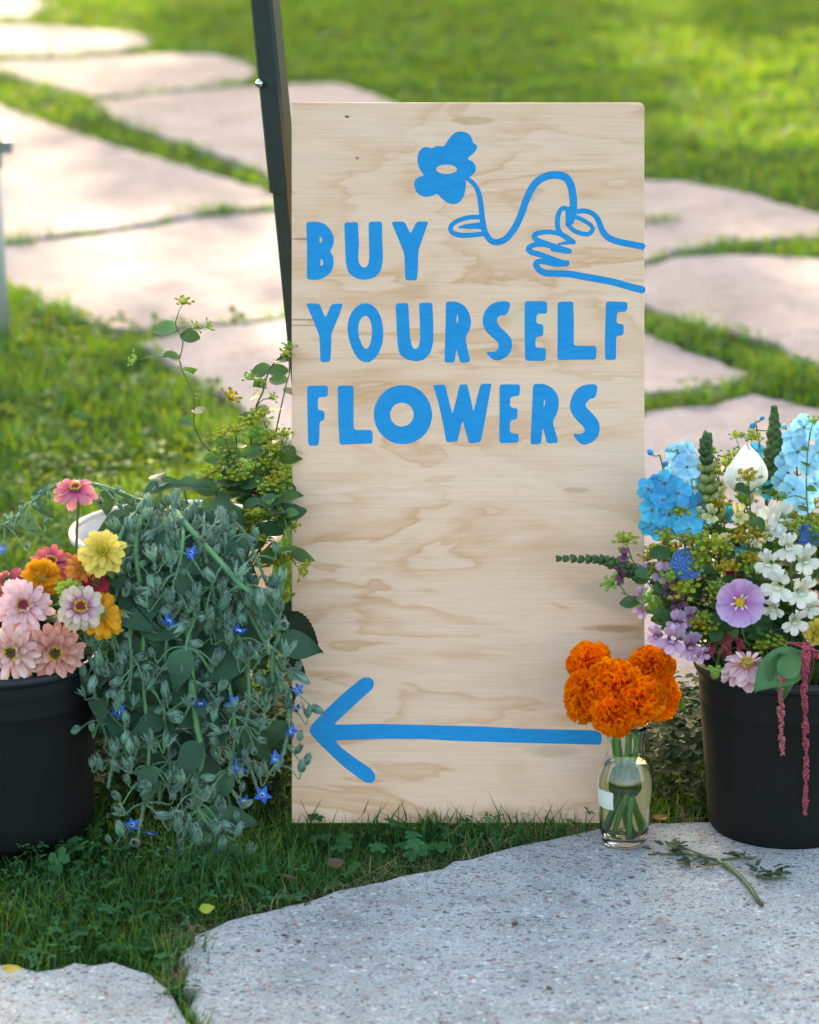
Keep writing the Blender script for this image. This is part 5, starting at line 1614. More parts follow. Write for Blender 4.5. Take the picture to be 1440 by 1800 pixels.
# snapdragons -----------------------------------------------------------------
def snap_mats(nm, a, b, throat):
    return plant('snapdragon_' + nm, [(0, a), (.55, b), (.75, throat), (1, b)], rough=.6, trans=.3, var=.12, objvar=.1, hue=.01, noise=.15)
M_SNAP = {'white': plant('snapdragon_white', [(0, (.62, .68, .48)), (.5, (.76, .79, .70)), (1, (.82, .83, .80))], rough=.6, trans=.3, var=.08, objvar=.07, noise=.08, streak=.10),
          'cream': plant('snapdragon_cream', [(0, (.50, .54, .20)), (1, (.74, .70, .42))], rough=.6, trans=.3, var=.12, objvar=.1),
          'mauve': plant('snapdragon_mauve', [(0, (.34, .14, .26)), (.5, (.52, .30, .50)), (1, (.66, .48, .68))], rough=.6, trans=.3, var=.2, objvar=.18, streak=.15),
          'plum': plant('snapdragon_plum', [(0, (.10, .06, .06)), (1, (.22, .07, .17))], rough=.6, trans=.2, var=.2, objvar=.1)}
M_SBUD = plant('snapdragon_bud', [(0, (.05, .13, .04)), (.7, (.09, .20, .07)), (1, (.13, .24, .10))], rough=.55, trans=.2, var=.25, objvar=.15)
M_SBUDY = plant('snapdragon_pale_bud', [(0, (.12, .24, .06)), (1, (.46, .52, .20))], rough=.55, trans=.25, var=.2, objvar=.15)
def snap_floret(mat):
    mb = MB()
    # tube along +X, the mouth at x = .6
    V, F, T = g_tube([(0, 0, 0), (.2, 0, .02), (.42, 0, .02), (.62, 0, 0)], .15, .27, 10, False, lambda u: .13 + .16 * u)
    mb.add(V, F, None, [u * .4 for u in T])
    def lobe(ang_roll, pitch, L, W, ruf, tw=0):
        ph = random.uniform(0, 6)
        g = g_sheet(L, W, 5, 6, lambda u: .45 + .55 * math.sin(min(1, u / .6) * 1.57) if u < .7 else (1.0 * math.sqrt(max(.05, 1 - ((u - .7) / .34) ** 2))),
                    lambda u, v: ruf * u * math.sin(5 * v + ph) + .12 * u * u * v * v, .4, 1.0)
        mb.part(g, Matrix.Translation((.55, 0, 0)) @ Matrix.Rotation(ang_roll, 4, 'X') @ Matrix.Translation((0, 0, .20)) @ Matrix.Rotation(-pitch, 4, 'Y'))
    lobe(.38, random.uniform(.7, 1.2), .66, .30, .10)
    lobe(-.38, random.uniform(.7, 1.2), .64, .30, .10)
    lobe(math.pi, random.uniform(.9, 1.4), .50, .24, .08)
    lobe(math.pi - 1.05, 1.15, .52, .27, .06)
    lobe(math.pi + 1.05, 1.15, .52, .27, .06)
    mb.part(g_ball(.13, 8, 5, sx=.9, sy=1.3, sz=.7), Matrix.Translation((.60, 0, -.09)), r=.6)
    return mb.mesh('floret', mat)
ME_SNAP = {c: [snap_floret(m) for _ in range(3)] for c, m in M_SNAP.items()}
def sbud(mat):
    mb = MB().part(g_ball(.36, 8, 6, sx=1.5, sy=1, sz=.9, jit=.06), Matrix.Translation((.45, 0, 0)))
    for k in range(5):
        mb.part(g_petal(.5, .16, .0, .6, .5, 0, 3, 2), Matrix.Rotation(k * 1.257, 4, 'X') @ Matrix.Translation((-.02, 0, .16)) @ Matrix.Rotation(-.35, 4, 'Y'))
    return mb.mesh('bud', mat)
ME_SB = {'g': sbud(M_SBUD), 'y': sbud(M_SBUDY), 'p': sbud(M_SNAP['plum'])}

def snapdragon(label, stem, florets=(), spike=None, leaves=4, col='white', thick=.0026, group=None):
    ft = rfoot()
    th = Th('snapdragon', ft, label, 'snapdragon', group)
    pw = [P(*s) for s in stem]
    path = catmull([ft, Vector((BR.x + (pw[0].x - BR.x) * .6, BR.y + (pw[0].y - BR.y) * .5, max(HB + .01, min(pw[0].z - .03, HB + .05))))] + pw, 24)
    th.add('stem', MB().part(g_tube(path, thick, thick * .5, 7)).mesh('stem', M_STEM))
    for (px, py, Y, sz, fx, fz, c) in florets:
        q = P(px, py, Y)
        d = Vector((fx, -1, fz)).normalized()
        sz *= random.uniform(.9, 1.12)
        th.add('floret', random.choice(ME_SNAP[c or col]), xframe(d, (random.uniform(-.25, .25), 0, 1), q - d * sz * .5, sz))
    if spike:
        u0, nrow, b0, b1, kind = spike
        n = len(path)
        for k in range(nrow):
            u = u0 + (1 - u0) * k / (nrow - 1)
            i = min(n - 2, int(u * (n - 1)))
            p = path[i].lerp(path[i + 1], u * (n - 1) - i)
            t = (path[min(n - 1, i + 1)] - path[i]).normalized()
            s = (b0 + (b1 - b0) * k / (nrow - 1)) * 1.5
            for j in range(4):
                a = j * 1.571 + k * .8
                o = Quaternion(t, a) @ t.orthogonal().normalized()
                d = (o * (1.0 - .45 * k / nrow) + t * (.45 + .7 * k / nrow)).normalized()
                kd = kind if k > nrow * .25 else kind[0] if len(kind) == 1 else kind[0]
                th.add('bud', ME_SB[kd[-1] if k > nrow * .4 else kd[0]], xframe(d, t, p, s * random.uniform(.85, 1.1)))
    for k in range(leaves):
        i = int(len(path) * (.32 + .3 * k / max(1, leaves)))
        a = k * 2.4
        th.add('leaf', random.choice(GLEAVES), xframe((math.cos(a), math.sin(a) - .3, .6), (0, -1, .5), path[i], random.uniform(.03, .045)))
    return th

snapdragon('white snapdragon with large ruffled florets, right of the lilac saucer flower', [(1395, 1110, .0), (1390, 1020, -.02), (1385, 950, .0), (1375, 880, .02)],
           [(1352, 990, -.07, .036, -.4, .1, None), (1385, 962, -.06, .034, .1, .2, None), (1415, 985, -.06, .034, .5, .1, None), (1368, 1030, -.09, .038, -.4, .0, None), (1408, 1040, -.09, .040, .3, .0, None), (1360, 1068, -.08, .032, -.5, -.3, None), (1397, 1092, -.10, .036, .2, -.1, None), (1425, 1068, -.08, .03, .5, -.2, None)],
           (.80, 5, .018, .010, 'yg'), 3)
snapdragon('white snapdragon behind, facing upward beside the pale blue delphinium', [(1375, 1000, .06), (1365, 940, .05), (1362, 900, .05)],
           [(1352, 925, .0, .040, -.2, .5, None), (1372, 912, .0, .036, .3, .5, None), (1330, 968, .01, .030, -.6, .2, None)], None, 3)
snapdragon('pale yellow snapdragon spike topped with green buds, left of the white cupped flower', [(1270, 1040, .05), (1262, 950, .04), (1250, 880, .03), (1240, 800, .03), (1243, 770, .03)],
           [(1250, 905, -.01, .024, -.5, .3, 'cream'), (1298, 905, .02, .026, .5, .5, 'cream'), (1272, 958, .0, .026, .2, .4, 'cream'), (1268, 868, .02, .020, .5, .2, 'cream'), (1232, 905, .0, .018, -.8, .1, 'cream')],
           (.60, 13, .0185, .009, 'yg'), 5)
snapdragon('green snapdragon spike still in bud, standing highest beside the pale blue delphinium', [(1375, 960, .09), (1366, 860, .09), (1362, 790, .09), (1361, 722, .09)], [], (.66, 17, .020, .008, 'g'), 4, thick=.003)
snapdragon('mauve snapdragon whose budded tip reaches left across the board', [(1205, 1085, .0), (1160, 1030, -.03), (1110, 1003, -.03), (1060, 985, -.02), (986, 982, -.01)],
           [(1098, 978, -.03, .020, -.7, .7, 'plum'), (1092, 1012, -.04, .024, -1.6, .0, 'plum'), (1165, 1010, -.04, .024, -.2, .8, 'mauve'), (1128, 1003, -.03, .016, -.5, .8, 'mauve')], (.62, 14, .012, .007, 'g'), 2)
snapdragon('mauve pink snapdragon drooping over the left rim of the black bucket', [(1225, 1130, -.03), (1195, 1110, -.06), (1180, 1085, -.05), (1150, 1050, -.04)],
           [(1182, 1125, -.10, .036, -.2, .1, None), (1213, 1135, -.10, .034, .3, -.1, None), (1155, 1118, -.08, .024, -.9, .0, None), (1190, 1095, -.08, .028, .0, .5, None), (1128, 1048, -.06, .024, -.8, .3, None), (1128, 1072, -.06, .022, -.8, -.2, None), (1213, 1085, -.06, .024, .4, .3, None), (1178, 1040, -.05, .026, .3, .5, 'plum'), (1232, 1150, -.10, .024, .4, -.5, None), (1192, 1060, -.05, .024, .4, .1, 'plum')], None, 2, col='mauve')

# saucer flower, cupped white flower --------------------------------------------
M_SAUC = plant('lilac_saucer', [(0, (.40, .05, .36)), (.22, (.52, .17, .52)), (.6, (.60, .34, .68)), (1, (.70, .52, .80))], rough=.6, trans=.3, var=.16, nscale=50, noise=.12)
M_WHITEP = plant('white_petal', [(0, (.62, .68, .45)), (.3, (.80, .81, .76)), (1, (.84, .84, .82))], rough=.6, trans=.25, var=.06, noise=.06, streak=.10)
def disc_petals(n, ruf, cup):
    """one joined corolla of n overlapping petals: radial folds, an uneven fluted rim"""
    mb = MB()
    for q in range(n):
        V, F, T, RR = [], [], [], []
        na, nr = 16, 9
        a0 = 2 * math.pi * q / n + random.uniform(-.05, .05)
        span = 2 * math.pi / n * 1.30
        lift_, sc = random.uniform(0, .05), random.uniform(.95, 1.04)
        rr = [random.uniform(0, 1) for _ in range(na + 1)]
        for j in range(nr + 1):
            u = j / nr
            for k in range(na + 1):
                e = k / na - .5
                a = a0 + span * e
                edge = 1 - .30 * abs(2 * e) ** 5 + .018 * math.sin(k * 2.1 + q) + .012 * math.sin(k * 4.7)
                r = (.10 + .90 * u * (1 if u < .75 else 1 - (1 - edge) * (u - .75) / .25)) * (1 + (sc - 1) * u)
                z = cup * u ** 1.8 + lift_ * u + .05 * u * e * 2 + ruf * u * math.cos(2 * math.pi * e) + .012 * u * math.sin(k * 2.6)
                V.append((r * math.cos(a), r * math.sin(a), z)); T.append(u); RR.append(.25 + .5 * rr[k])
        for j in range(nr):
            for k in range(na):
                i = j * (na + 1) + k
                F.append((i, i + 1, i + na + 2, i + na + 1))
        mb.add(V, F, None, T, 0, RR)
    return mb
c = P(1301, 1058, -.10)
face = Vector((-.12, -1, .12))
ft = rfoot()
th = Th('saucer_flower', ft, 'round lilac saucer shaped flower with a yellow centre', 'flower')
stem_to(th, [ft, Vector((BR.x - .04, BR.y - .05, HB + .02)), P(1312, 1130, -.07), c + Vector((.0, .02, -.01))], .0018)
Fm = frame(face, .5, c, 42 * PX)
th.add('corolla', disc_petals(6, -.035, .28).mesh('corolla', M_SAUC), Fm)
mb = MB()
for k in range(60):
    u = math.sqrt((k + .5) / 60); a = k * 2.4
    mb.part(g_ball(.036, 5, 4), Matrix.Translation((.19 * u * math.cos(a), .19 * u * math.sin(a), .17 - .08 * u * u)))
mb.part(g_lathe([(0, .15), (.12, .13), (.2, .06), (.2, -.02)], 12))
th.add('flower_centre', mb.mesh('flower_centre', plant('saucer_centre', [(0, (.55, .30, .02)), (1, (.66, .44, .03))], trans=.1, var=.25)), Fm)
mb = MB()
for k in range(7):
    mb.part(g_petal(random.uniform(.18, .34), random.uniform(.03, .05), .2, .3, .4, 0, 4, 2), Matrix.Rotation(k * .9 + random.uniform(-.25, .25), 4, 'Z') @ Matrix.Translation((.17, 0, .05)) @ Matrix.Rotation(-.35, 4, 'Y'))
th.add('inner_petals', mb.mesh('inner_petals', M_WHITEP), Fm)

c = P(1312, 832, .03)
ft = rfoot()
th = Th('cupped_flower', ft, 'large white cupped flower seen from the side with its tip upward', 'flower')
stem_to(th, [ft, Vector((BR.x - .03, BR.y, HB + .03)), P(1312, 950, .06), c + Vector((0, .01, -.03))], .0018)
def cup_petal(L, W, bend):
    return g_sheet(L, W, 9, 8, lambda u: math.sin(math.pi * (.14 + .85 * u ** .8)) ** .8, lambda u, v: bend * math.sin(math.pi * u * .9) * L + W * .55 * v * v - .02 * L * math.sin(7 * v + 5 * u))
ME_CUP = MB().part(cup_petal(1.0, .44, -.20)).mesh('petal', M_WHITEP)
for ang, tilt, sc in ((-1.45, 1.32, .088), (-.40, 1.25, .064), (-2.75, 1.10, .058), (.9, 1.3, .062), (2.3, 1.3, .060)):
    d = Vector((math.cos(ang) * math.cos(tilt), math.sin(ang) * math.cos(tilt), math.sin(tilt)))
    M = Matrix.Translation(P(1308, 868, .03) + Vector((math.cos(ang), math.sin(ang), 0)) * .006)
    th.add('petal', ME_CUP, M @ xframe(d, (-math.cos(ang), -math.sin(ang), .3)).to_3x3().to_4x4() @ Matrix.Scale(sc, 4))
th.add('calyx', MB().part(g_ball(.010, 8, 5, sz=1.1)).mesh('calyx', M_LIME), Matrix.Translation(P(1306, 872, .03)))

# fuzzy blue heads ----------------------------------------------------------------
M_FUZ = plant('fuzzy_blue', [(0, (.05, .18, .50)), (1, (.17, .37, .74))], rough=.7, trans=.25, var=.25, objvar=.15, hue=.02)
mb = MB()
for k in range(130):
    u = (k + .5) / 130
    el = math.asin(1 - 1.15 * u); a = k * 2.4
    d = Vector((math.cos(el) * math.cos(a), math.cos(el) * math.sin(a), math.sin(el) * .7))
    M = frame(d, k, d * .78)
    for j in range(5):
        mb.part(g_petal(.17, .055, .35, .2, .5, 0, 3, 2), M @ Matrix.Rotation(j * 1.257, 4, 'Z') @ Matrix.Rotation(-.6, 4, 'Y'))
mb.part(g_ball(.75, 10, 7, sz=.7))
ME_FUZ = mb.mesh('fuzzy_head', M_FUZ)
for px, py, Y, rad, lab, fx in ((1207, 992, -.04, 31, 'fluffy blue flower head low in the bouquet beneath the deep blue delphinium', -.2), (1418, 944, .0, 25, 'fluffy lavender blue flower head near the right edge above the white snapdragon', .2), (1165, 972, .03, 14, 'small fluffy blue flower head close to the board edge', -.3)):
    c = P(px, py, Y)
    ft = rfoot()
    th = Th('fuzzy_flower', ft, lab, 'flower')
    stem_to(th, [ft, Vector((BR.x + (c.x - BR.x) * .6, BR.y, HB + .03)), c + Vector((0, .015, -.03)), c], .0016)
    th.add('fuzzy_head', ME_FUZ, frame((fx, -.75, .6), 0, c, rad * PX), kind='stuff')

# zinnia fallen over the rim, dark red cluster, hidden salmon and yellow heads ------
zinnia(1313, 1170, 46, -.13, 'palepink', 'yellow', 'pale pink zinnia tipped over the rim of the black bucket, showing its yellow stamens', V3((-.05, -.20, 1)), [(16, 'wide', .86, -16, .18, -.04), (13, 'wide', .74, -2, .18, .0), (10, 'long', .5, 40, .14, .08)], 0, True, BR)
zinnia(1428, 1058, 24, -.05, 'salmon', 'yellow', 'small salmon zinnia peeping out right of the white snapdragon', V3((.3, -.8, .3)), DUO, 0, False, BR)
zinnia(1437, 1112, 24, -.08, 'yellow', 'lime', 'yellow zinnia at the right edge of the photo below the white snapdragon', V3((.2, -.9, .3)), POM, 0, False, BR)
zinnia(1300, 1008, 30, .0, 'crimson', 'green', 'dark red zinnia hidden behind the lilac saucer flower', V3((0, -.7, .6)), DUO, 0, False, BR)

M_ALEAF = plant('amaranth_leaf', [(0, (.08, .22, .08)), (1, (.07, .20, .07))], trans=.25, rough=.5, var=.1)
M_AMA = plant('amaranth_bead', [(0, (.34, .03, .06)), (1, (.50, .07, .11))], rough=.75, trans=.2, var=.3, objvar=.1, sheen=.4)
M_AMA2 = plant('amaranth_bead_faded', [(0, (.42, .07, .09)), (1, (.56, .16, .16))], rough=.75, trans=.2, var=.3, objvar=.1, sheen=.4)
def tassel(pts, r0, r1, mat, seed):
    random.seed(seed)
    path = catmull(pts, 40)
    mb = MB().part(g_tube(path, .0012, .0008, 5))
    L = sum((path[i + 1] - path[i]).length for i in range(40))
    n = int(L / .0026)
    for k in range(n):
        u = k / n * 39.9
        i = int(u)
        p = path[i].lerp(path[i + 1], u - i)
        lump = .72 + .28 * math.sin(k * .55 + seed) * math.sin(k * .21 + 2 * seed)
        rr = (r0 + (r1 - r0) * u / 40) * lump
        for j in range(4):
            a = random.uniform(0, 6.28)
            mb.part(g_ball(rr * random.uniform(.34, .52), 5, 4, jit=.3), Matrix.Translation(p + Vector((math.cos(a), math.sin(a), random.uniform(-.4, .4))) * rr * .72))
    return mb.mesh('tassel', mat)
th = Th('amaranth', rfoot(), 'amaranth with a broad green leaf and two red tassels hanging down the black bucket', 'amaranth')
ft = th.o.location
stem_to(th, [ft, Vector((BR.x + .03, BR.y - .08, HB + .02)), P(1385, 1130, -.13), P(1418, 1140, -.17), P(1440, 1145, -.175)], .0022, mat=M_AMA)
YT = BR.y - .185
th.add('tassel', tassel([P(1418, 1138, YT + .01), P(1416, 1165, YT - .004), P(1414, 1200, YT), P(1416, 1290, YT + .01), P(1417, 1370, YT + .015), P(1415, 1434, YT + .02)], .0088, .0052, M_AMA, 5), kind='stuff')
th.add('tassel', tassel([P(1380, 1180, YT + .012), P(1373, 1205, YT - .002), P(1373, 1260, YT + .004), P(1374, 1300, YT + .008), P(1376, 1328, YT + .01)], .0072, .0058, M_AMA2, 9), kind='stuff')
th.add('tassel', tassel([P(1417, 1130, YT + .02), P(1432, 1150, YT + .01), P(1452, 1165, YT + .01), P(1470, 1210, YT)], .008, .006, M_AMA, 12), kind='stuff')
th.add('leaf', MB().part(g_leaf(.105, .038, .15, .25, .10, 10, 6, 1.0)).mesh('leaf', M_ALEAF), xframe(P(1345, 1200, YT - .005) - P(1405, 1158, YT + .03), (0.1, -.5, 1), P(1410, 1152, YT + .04)))
th.add('leaf', MB().part(g_leaf(.075, .026, .35, .35, .10, 10, 6, 2.0)).mesh('leaf', M_ALEAF), xframe(P(1382, 1220, YT - .012) - P(1365, 1150, YT + .02), (.3, -1, .3), P(1366, 1150, YT + .035)))
th.add('leaf', MB().part(g_leaf(.05, .02, .1, .35, .10, 10, 6, 3.0)).mesh('leaf', M_ALEAF), xframe(P(1408, 1152, YT) - P(1370, 1190, YT), (-.3, -1, .3), P(1372, 1188, YT - .004)))
random.seed(5)
th = Th('amaranth', rfoot(), 'dark red amaranth cluster in the shade above the bucket rim', 'amaranth')
ft = th.o.location
stem_to(th, [ft, Vector((BR.x - .05, BR.y - .03, HB)), P(1275, 1135, -.03)], .002, mat=M_AMA)
for a, b in (((1262, 1120), (1282, 1158)), ((1290, 1110), (1262, 1150)), ((1250, 1135), (1240, 1160)), ((1300, 1125), (1296, 1152))):
    th.add('tassel', tassel([P(*a, -.04), P((a[0] + b[0]) / 2 + 5, (a[1] + b[1]) / 2, -.055), P(*b, -.06)], .010, .008, M_AMA, a[0]), kind='stuff')
random.seed(31)
# bud lolling on the rim
th = Th('seed_pod', P(1275, 1120, -.08), 'round green bud lolling over the rim of the black bucket', 'bud')
q = P(1257, 1184, BR.y - .163)
stem_to(th, [P(1275, 1120, -.08), P(1262, 1160, BR.y - .14), q + Vector((0, 0, .008))], .0012)
mb = MB().part(g_ball(.0082, 9, 6, sz=1.2))
for k in range(6):
    mb.part(g_petal(.014, .004, .5, .3), Matrix.Rotation(k * 1.05, 4, 'Z') @ Matrix.Translation((.002, 0, .008)) @ Matrix.Rotation(.4, 4, 'Y'))
th.add('bud', mb.mesh('bud', M_LIME), Matrix.Translation(q))

# bupleurum among the flowers, and filling greenery --------------------------------
def rs(pts, label, umb, nl=5, ls=(.024, .038), **k):
    return sprig(pts, label, umb, nl, ls, foot=rfoot(), **k)
rs([(1230, 1120, -.03), (1160, 1050, -.05), (1115, 990, -.05), (1105, 965, -.05)], 'thin sprig holding one yellow green umbel up in front of the board', [(1098, 952, -.05, .021, 'b', -.1, 1), (1142, 1012, -.05, .01, 'g', -.3, .4)], 3, lu=(.55, .8))
rs([(1230, 1130, -.04), (1150, 1080, -.07), (1110, 1050, -.07), (1092, 1042, -.07)], 'thin sprig with a dark green umbel pointing left over the board', [(1077, 1026, -.07, .020, 'g', -.7, .5), (1140, 1055, -.08, .020, 'g', -.4, .7)], 3, lu=(.5, .85))
rs([(1245, 1100, -.02), (1205, 1040, -.04), (1180, 980, -.03), (1172, 960, -.03)], 'sprig with an olive umbel under the deep blue delphinium', [(1172, 948, -.03, .022, 'y', 0, 1), (1205, 1040, -.07, .026, 'b', -.2, .8), (1180, 1018, -.06, .020, 'g', -.4, .8)], 5, lu=(.5, .9))
rs([(1265, 1100, -.02), (1250, 1020, -.03), (1248, 975, -.03)], 'sprig with a cluster of olive umbels in the middle of the bouquet', [(1240, 958, -.05, .028, 'b', -.2, .8), (1262, 962, -.04, .022, 'y', .3, .9), (1238, 985, -.06, .022, 'y', -.3, .6), (1225, 1000, -.07, .016, 'g', .1, .9)], 5, lu=(.5, .95))
rs([(1300, 1100, -.01), (1310, 1000, -.01), (1315, 955, -.01)], 'sprig with two orange yellow umbels above the lilac saucer flower', [(1302, 948, -.02, .020, 'o', -.2, 1), (1331, 942, -.02, .022, 'o', .3, 1), (1278, 1000, -.06, .020, 'o', 0, .8), (1262, 1045, -.07, .014, 'g', -.3, .8)], 6, lu=(.4, .95))
rs([(1290, 1100, .02), (1280, 980, .03), (1270, 900, .03), (1262, 880, .03)], 'sprig with an orange green umbel beside the pale yellow snapdragon', [(1263, 888, .01, .022, 'o', 0, 1), (1280, 815, .03, .020, 'y', -.2, 1), (1295, 800, .03, .016, 'g', 0, 1), (1192, 902, -.01, .020, 'y', .1, 1)], 5, lu=(.4, .95))
rs([(1330, 1100, .03), (1325, 980, .01), (1318, 880, .0), (1316, 850, -.01)], 'sprig with an amber umbel in front of the white cupped flower', [(1316, 842, -.03, .022, 'o', -.1, 1), (1322, 770, .05, .018, 'b', .2, 1), (1294, 768, .05, .013, 'y', 0, 1)], 5, lu=(.4, .95))
rs([(1440, 1100, .0), (1436, 1000, -.02), (1420, 900, -.02), (1418, 820, -.01), (1424, 760, .0)], 'bare forked green sprig rising at the right edge in front of the pale delphinium', [(1430, 742, .0, .013, 'g', 0, 1), (1435, 935, -.03, .018, 'g', .3, 1), (1378, 875, -.02, .012, 'g', -.4, 1), (1432, 1090, -.06, .018, 'y', .3, .6)], 5, (.016, .026), lu=(.5, .98), lmesh=GLEAVES)
for k, (x, y, Yk) in enumerate(((1262, 800, .07), (1300, 850, .08), (1345, 830, .10), (1380, 900, .08), (1220, 900, .07), (1165, 930, .06), (1420, 880, .08), (1330, 900, .09), (1275, 930, .07), (1440, 930, .06), (1250, 1010, .04), (1190, 980, .05), (1160, 985, .0), (1215, 960, -.02), (1290, 960, -.02), (1330, 985, -.03), (1270, 1040, -.05), (1235, 1080, -.06), (1340, 1110, -.06), (1410, 930, .0))):
    um = [(x + random.uniform(-26, 26), y + random.uniform(-15, 40), Yk - .02, random.uniform(.014, .021), random.choice('ybog'), random.uniform(-.4, .4), .9) for _ in range(3)]
    rs([(x * .4 + 1375 * .6, 1140, Yk * .5), (x * .9 + 137.5, (y + 1120) / 2, Yk), (x, y, Yk)], 'one of the light green leafy sprigs filling the middle of the right bouquet', um, 10, (.024, .04), group='light leafy sprigs in the right bouquet', lmesh=GLEAVES + RLEAVES, lu=(.4, 1.0))
FILL = 'one of the dark leafy stems packed between the flowers of the right bouquet'
for k in range(20):
    x = random.uniform(1175, 1480)
    top = random.uniform(900, 1080) if x > 1210 else random.uniform(960, 1090)
    Yk = random.uniform(-.02, .12)
    rs([(x * .6 + 1375 * .4, 1140, Yk * .5), (x, (top + 1140) / 2, Yk), (x + random.uniform(-20, 20), top, Yk)], FILL, [], 15, (.035, .055), group='leafy stems filling the right bouquet', lmesh=DLEAVES + GLEAVES, lu=(.38, 1.0), name='leafy_stem')
for k in range(14):
    x = random.uniform(1440, 1545)
    top = random.uniform(850, 1060)
    Yk = random.uniform(-.06, .14)
    rs([(x * .6 + 1375 * .4, 1140, Yk * .5), (x, (top + 1140) / 2, Yk), (x + random.uniform(-20, 20), top, Yk)], 'one of the leafy sprigs at the far right of the right bouquet', [(x + random.uniform(-20, 20), top + random.uniform(-10, 30), Yk - .02, .02, random.choice('ybg'), 0, .9) for _ in range(2)], 12, (.03, .05), group='leafy sprigs at the far right of the bouquet', lmesh=GLEAVES + RLEAVES, lu=(.38, 1.0), name='leafy_stem')
for k in range(6):
    x = random.uniform(-60, 130)
    pts = [(x * .7, 1150, -.02), (x, 1090, -.02 + .03 * random.random()), (x + random.uniform(-15, 15), random.uniform(1010, 1060), .02)]
    sprig(pts, 'one of the dark leafy stems packed beneath the zinnias', [], 12, (.03, .05), foot=Vector((BL.x + random.uniform(-.05, .05), BL.y, .06)), group='leafy stems under the zinnias', lmesh=DLEAVES + GLEAVES, lu=(.38, 1.0), name='leafy_stem')

# ------------------------------------------------------------------ clippings and fallen leaves
M_CUT = plant('cut_stem_green', [(0, (.07, .11, .05)), (1, (.09, .15, .06))], trans=.1, rough=.6, var=.25)
M_CUTL = plant('wilting_leaf', [(0, (.04, .08, .045)), (1, (.055, .105, .055))], trans=.2, rough=.6, var=.3)
def flat(px, py, z=.004):
    return G(px, py, z)
o0 = flat(1337, 1588)
th = Th('cut_stem', o0, 'cut leafy stem lying on the pale slab between the vase and the black bucket', 'clipping')
mb = MB()
for pts, a, b in (([(1335, 1586), (1318, 1560), (1295, 1535), (1262, 1512)], .0042, .0034), ([(1262, 1512), (1235, 1506), (1200, 1500), (1160, 1502)], .003, .002), ([(1262, 1512), (1300, 1508), (1330, 1507)], .0026, .0018), ([(1245, 1508), (1220, 1497), (1198, 1488)], .0022, .0012), ([(1330, 1540), (1350, 1544), (1382, 1543)], .0028, .0016)):
    mb.part(g_tube(catmull([flat(x, y, max(a, .003) + .002 * (i % 2)) for i, (x, y) in enumerate(pts)], 10), a, b, 7))
th.add('stem', mb.mesh('stem', M_CUT))
ME_CL = [MB().part(g_leaf(1.0, random.uniform(.2, .34), random.uniform(-.1, .25), .35, .2, 8, 4, random.uniform(0, 6))).mesh('leaf', M_CUTL) for _ in range(3)]
for px, py, n, sx in ((1165, 1496, 7, 26), (1190, 1488, 6, 22), (1225, 1520, 8, 24), (1250, 1520, 5, 14), (1340, 1530, 9, 26), (1355, 1536, 6, 16), (1310, 1512, 4, 14)):
    for k in range(n):
        a = random.uniform(0, 6.28)
        th.add('leaf', random.choice(ME_CL), xframe((math.cos(a), math.sin(a), random.uniform(-.05, .35)), (random.uniform(-.4, .4), random.uniform(-.4, .4), 1), flat(px + random.gauss(0, sx * .5), py + random.gauss(0, 4), random.uniform(.004, .010)), random.uniform(.014, .032)))
th.add('cut_end', MB().part(g_ball(.0048, 8, 5, jit=.2)).mesh('cut_end', simple('cut_end', (.10, .06, .05), rough=.8)), Matrix.Translation(flat(1338, 1589, .004)))

def fallen(px, py, z, L, W, col, lab, yaw, tilt=.2):
    m = plant('fallen_leaf', [(0, tuple(.8 * c for c in col)), (1, col)], trans=.25, rough=.6, var=.1)
    q = G(px, py, z)
    o = thing('fallen_leaf', q, lab, 'leaf', rot=(tilt, -.15, yaw), me=MB().part(g_leaf(L, W, .15, .2, .1, 8, 4)).mesh('fallen_leaf', m))
    return o
fallen(350, 1600, .030, .026, .009, (.38, .44, .05), 'small yellow green leaf lying on the verge before the slab', .2, .7)
fallen(4, 1706, .012, .030, .010, (.50, .36, .06), 'yellow leaf on the near left slab at the edge of the photo', .1, .3)
fallen(575, 1522, .028, .032, .012, (.14, .085, .05), 'brown dead leaf in the grass below the arrow', .4, .4)
fallen(520, 1548, .026, .03, .012, (.17, .09, .05), 'brown dead leaf at the very edge of the front slab', 2.4, .3)
fallen(1150, 1442, .008, .03, .012, (.20, .10, .03), 'rust brown leaf in the shade between the vase and the black bucket', .6, .1)
# ------------------------------------------------------------------ added unseen trees, crowns laid out to shade and dapple the ground
random.seed(17)
M_BARK = simple('tree_bark', (.10, .075, .055), rough=.9, nscale=12, nvar=.35, bump=.8)
M_TLEAF = plant('tree_leaf', [(0, (.03, .07, .015)), (1, (.05, .11, .025))], trans=.35, rough=.5, var=.3, objvar=0, tint=(1.5, 1.3, .4))
SK = Vector((SUNV.x / SUNV.z, SUNV.y / SUNV.z))
def lift(x, y, z):
    return Vector((x + SK.x * z, y + SK.y * z, z))

# gap left in the added far crown for a strip of sunlit lawn
LIT = [np.array([(.82, 14.0), (1.55, 14.0), (1.6, 11.6), (4.8, 11.3), (4.8, 6.9), (1.05, 6.9), (.72, 7.8), (.80, 10.0)])]

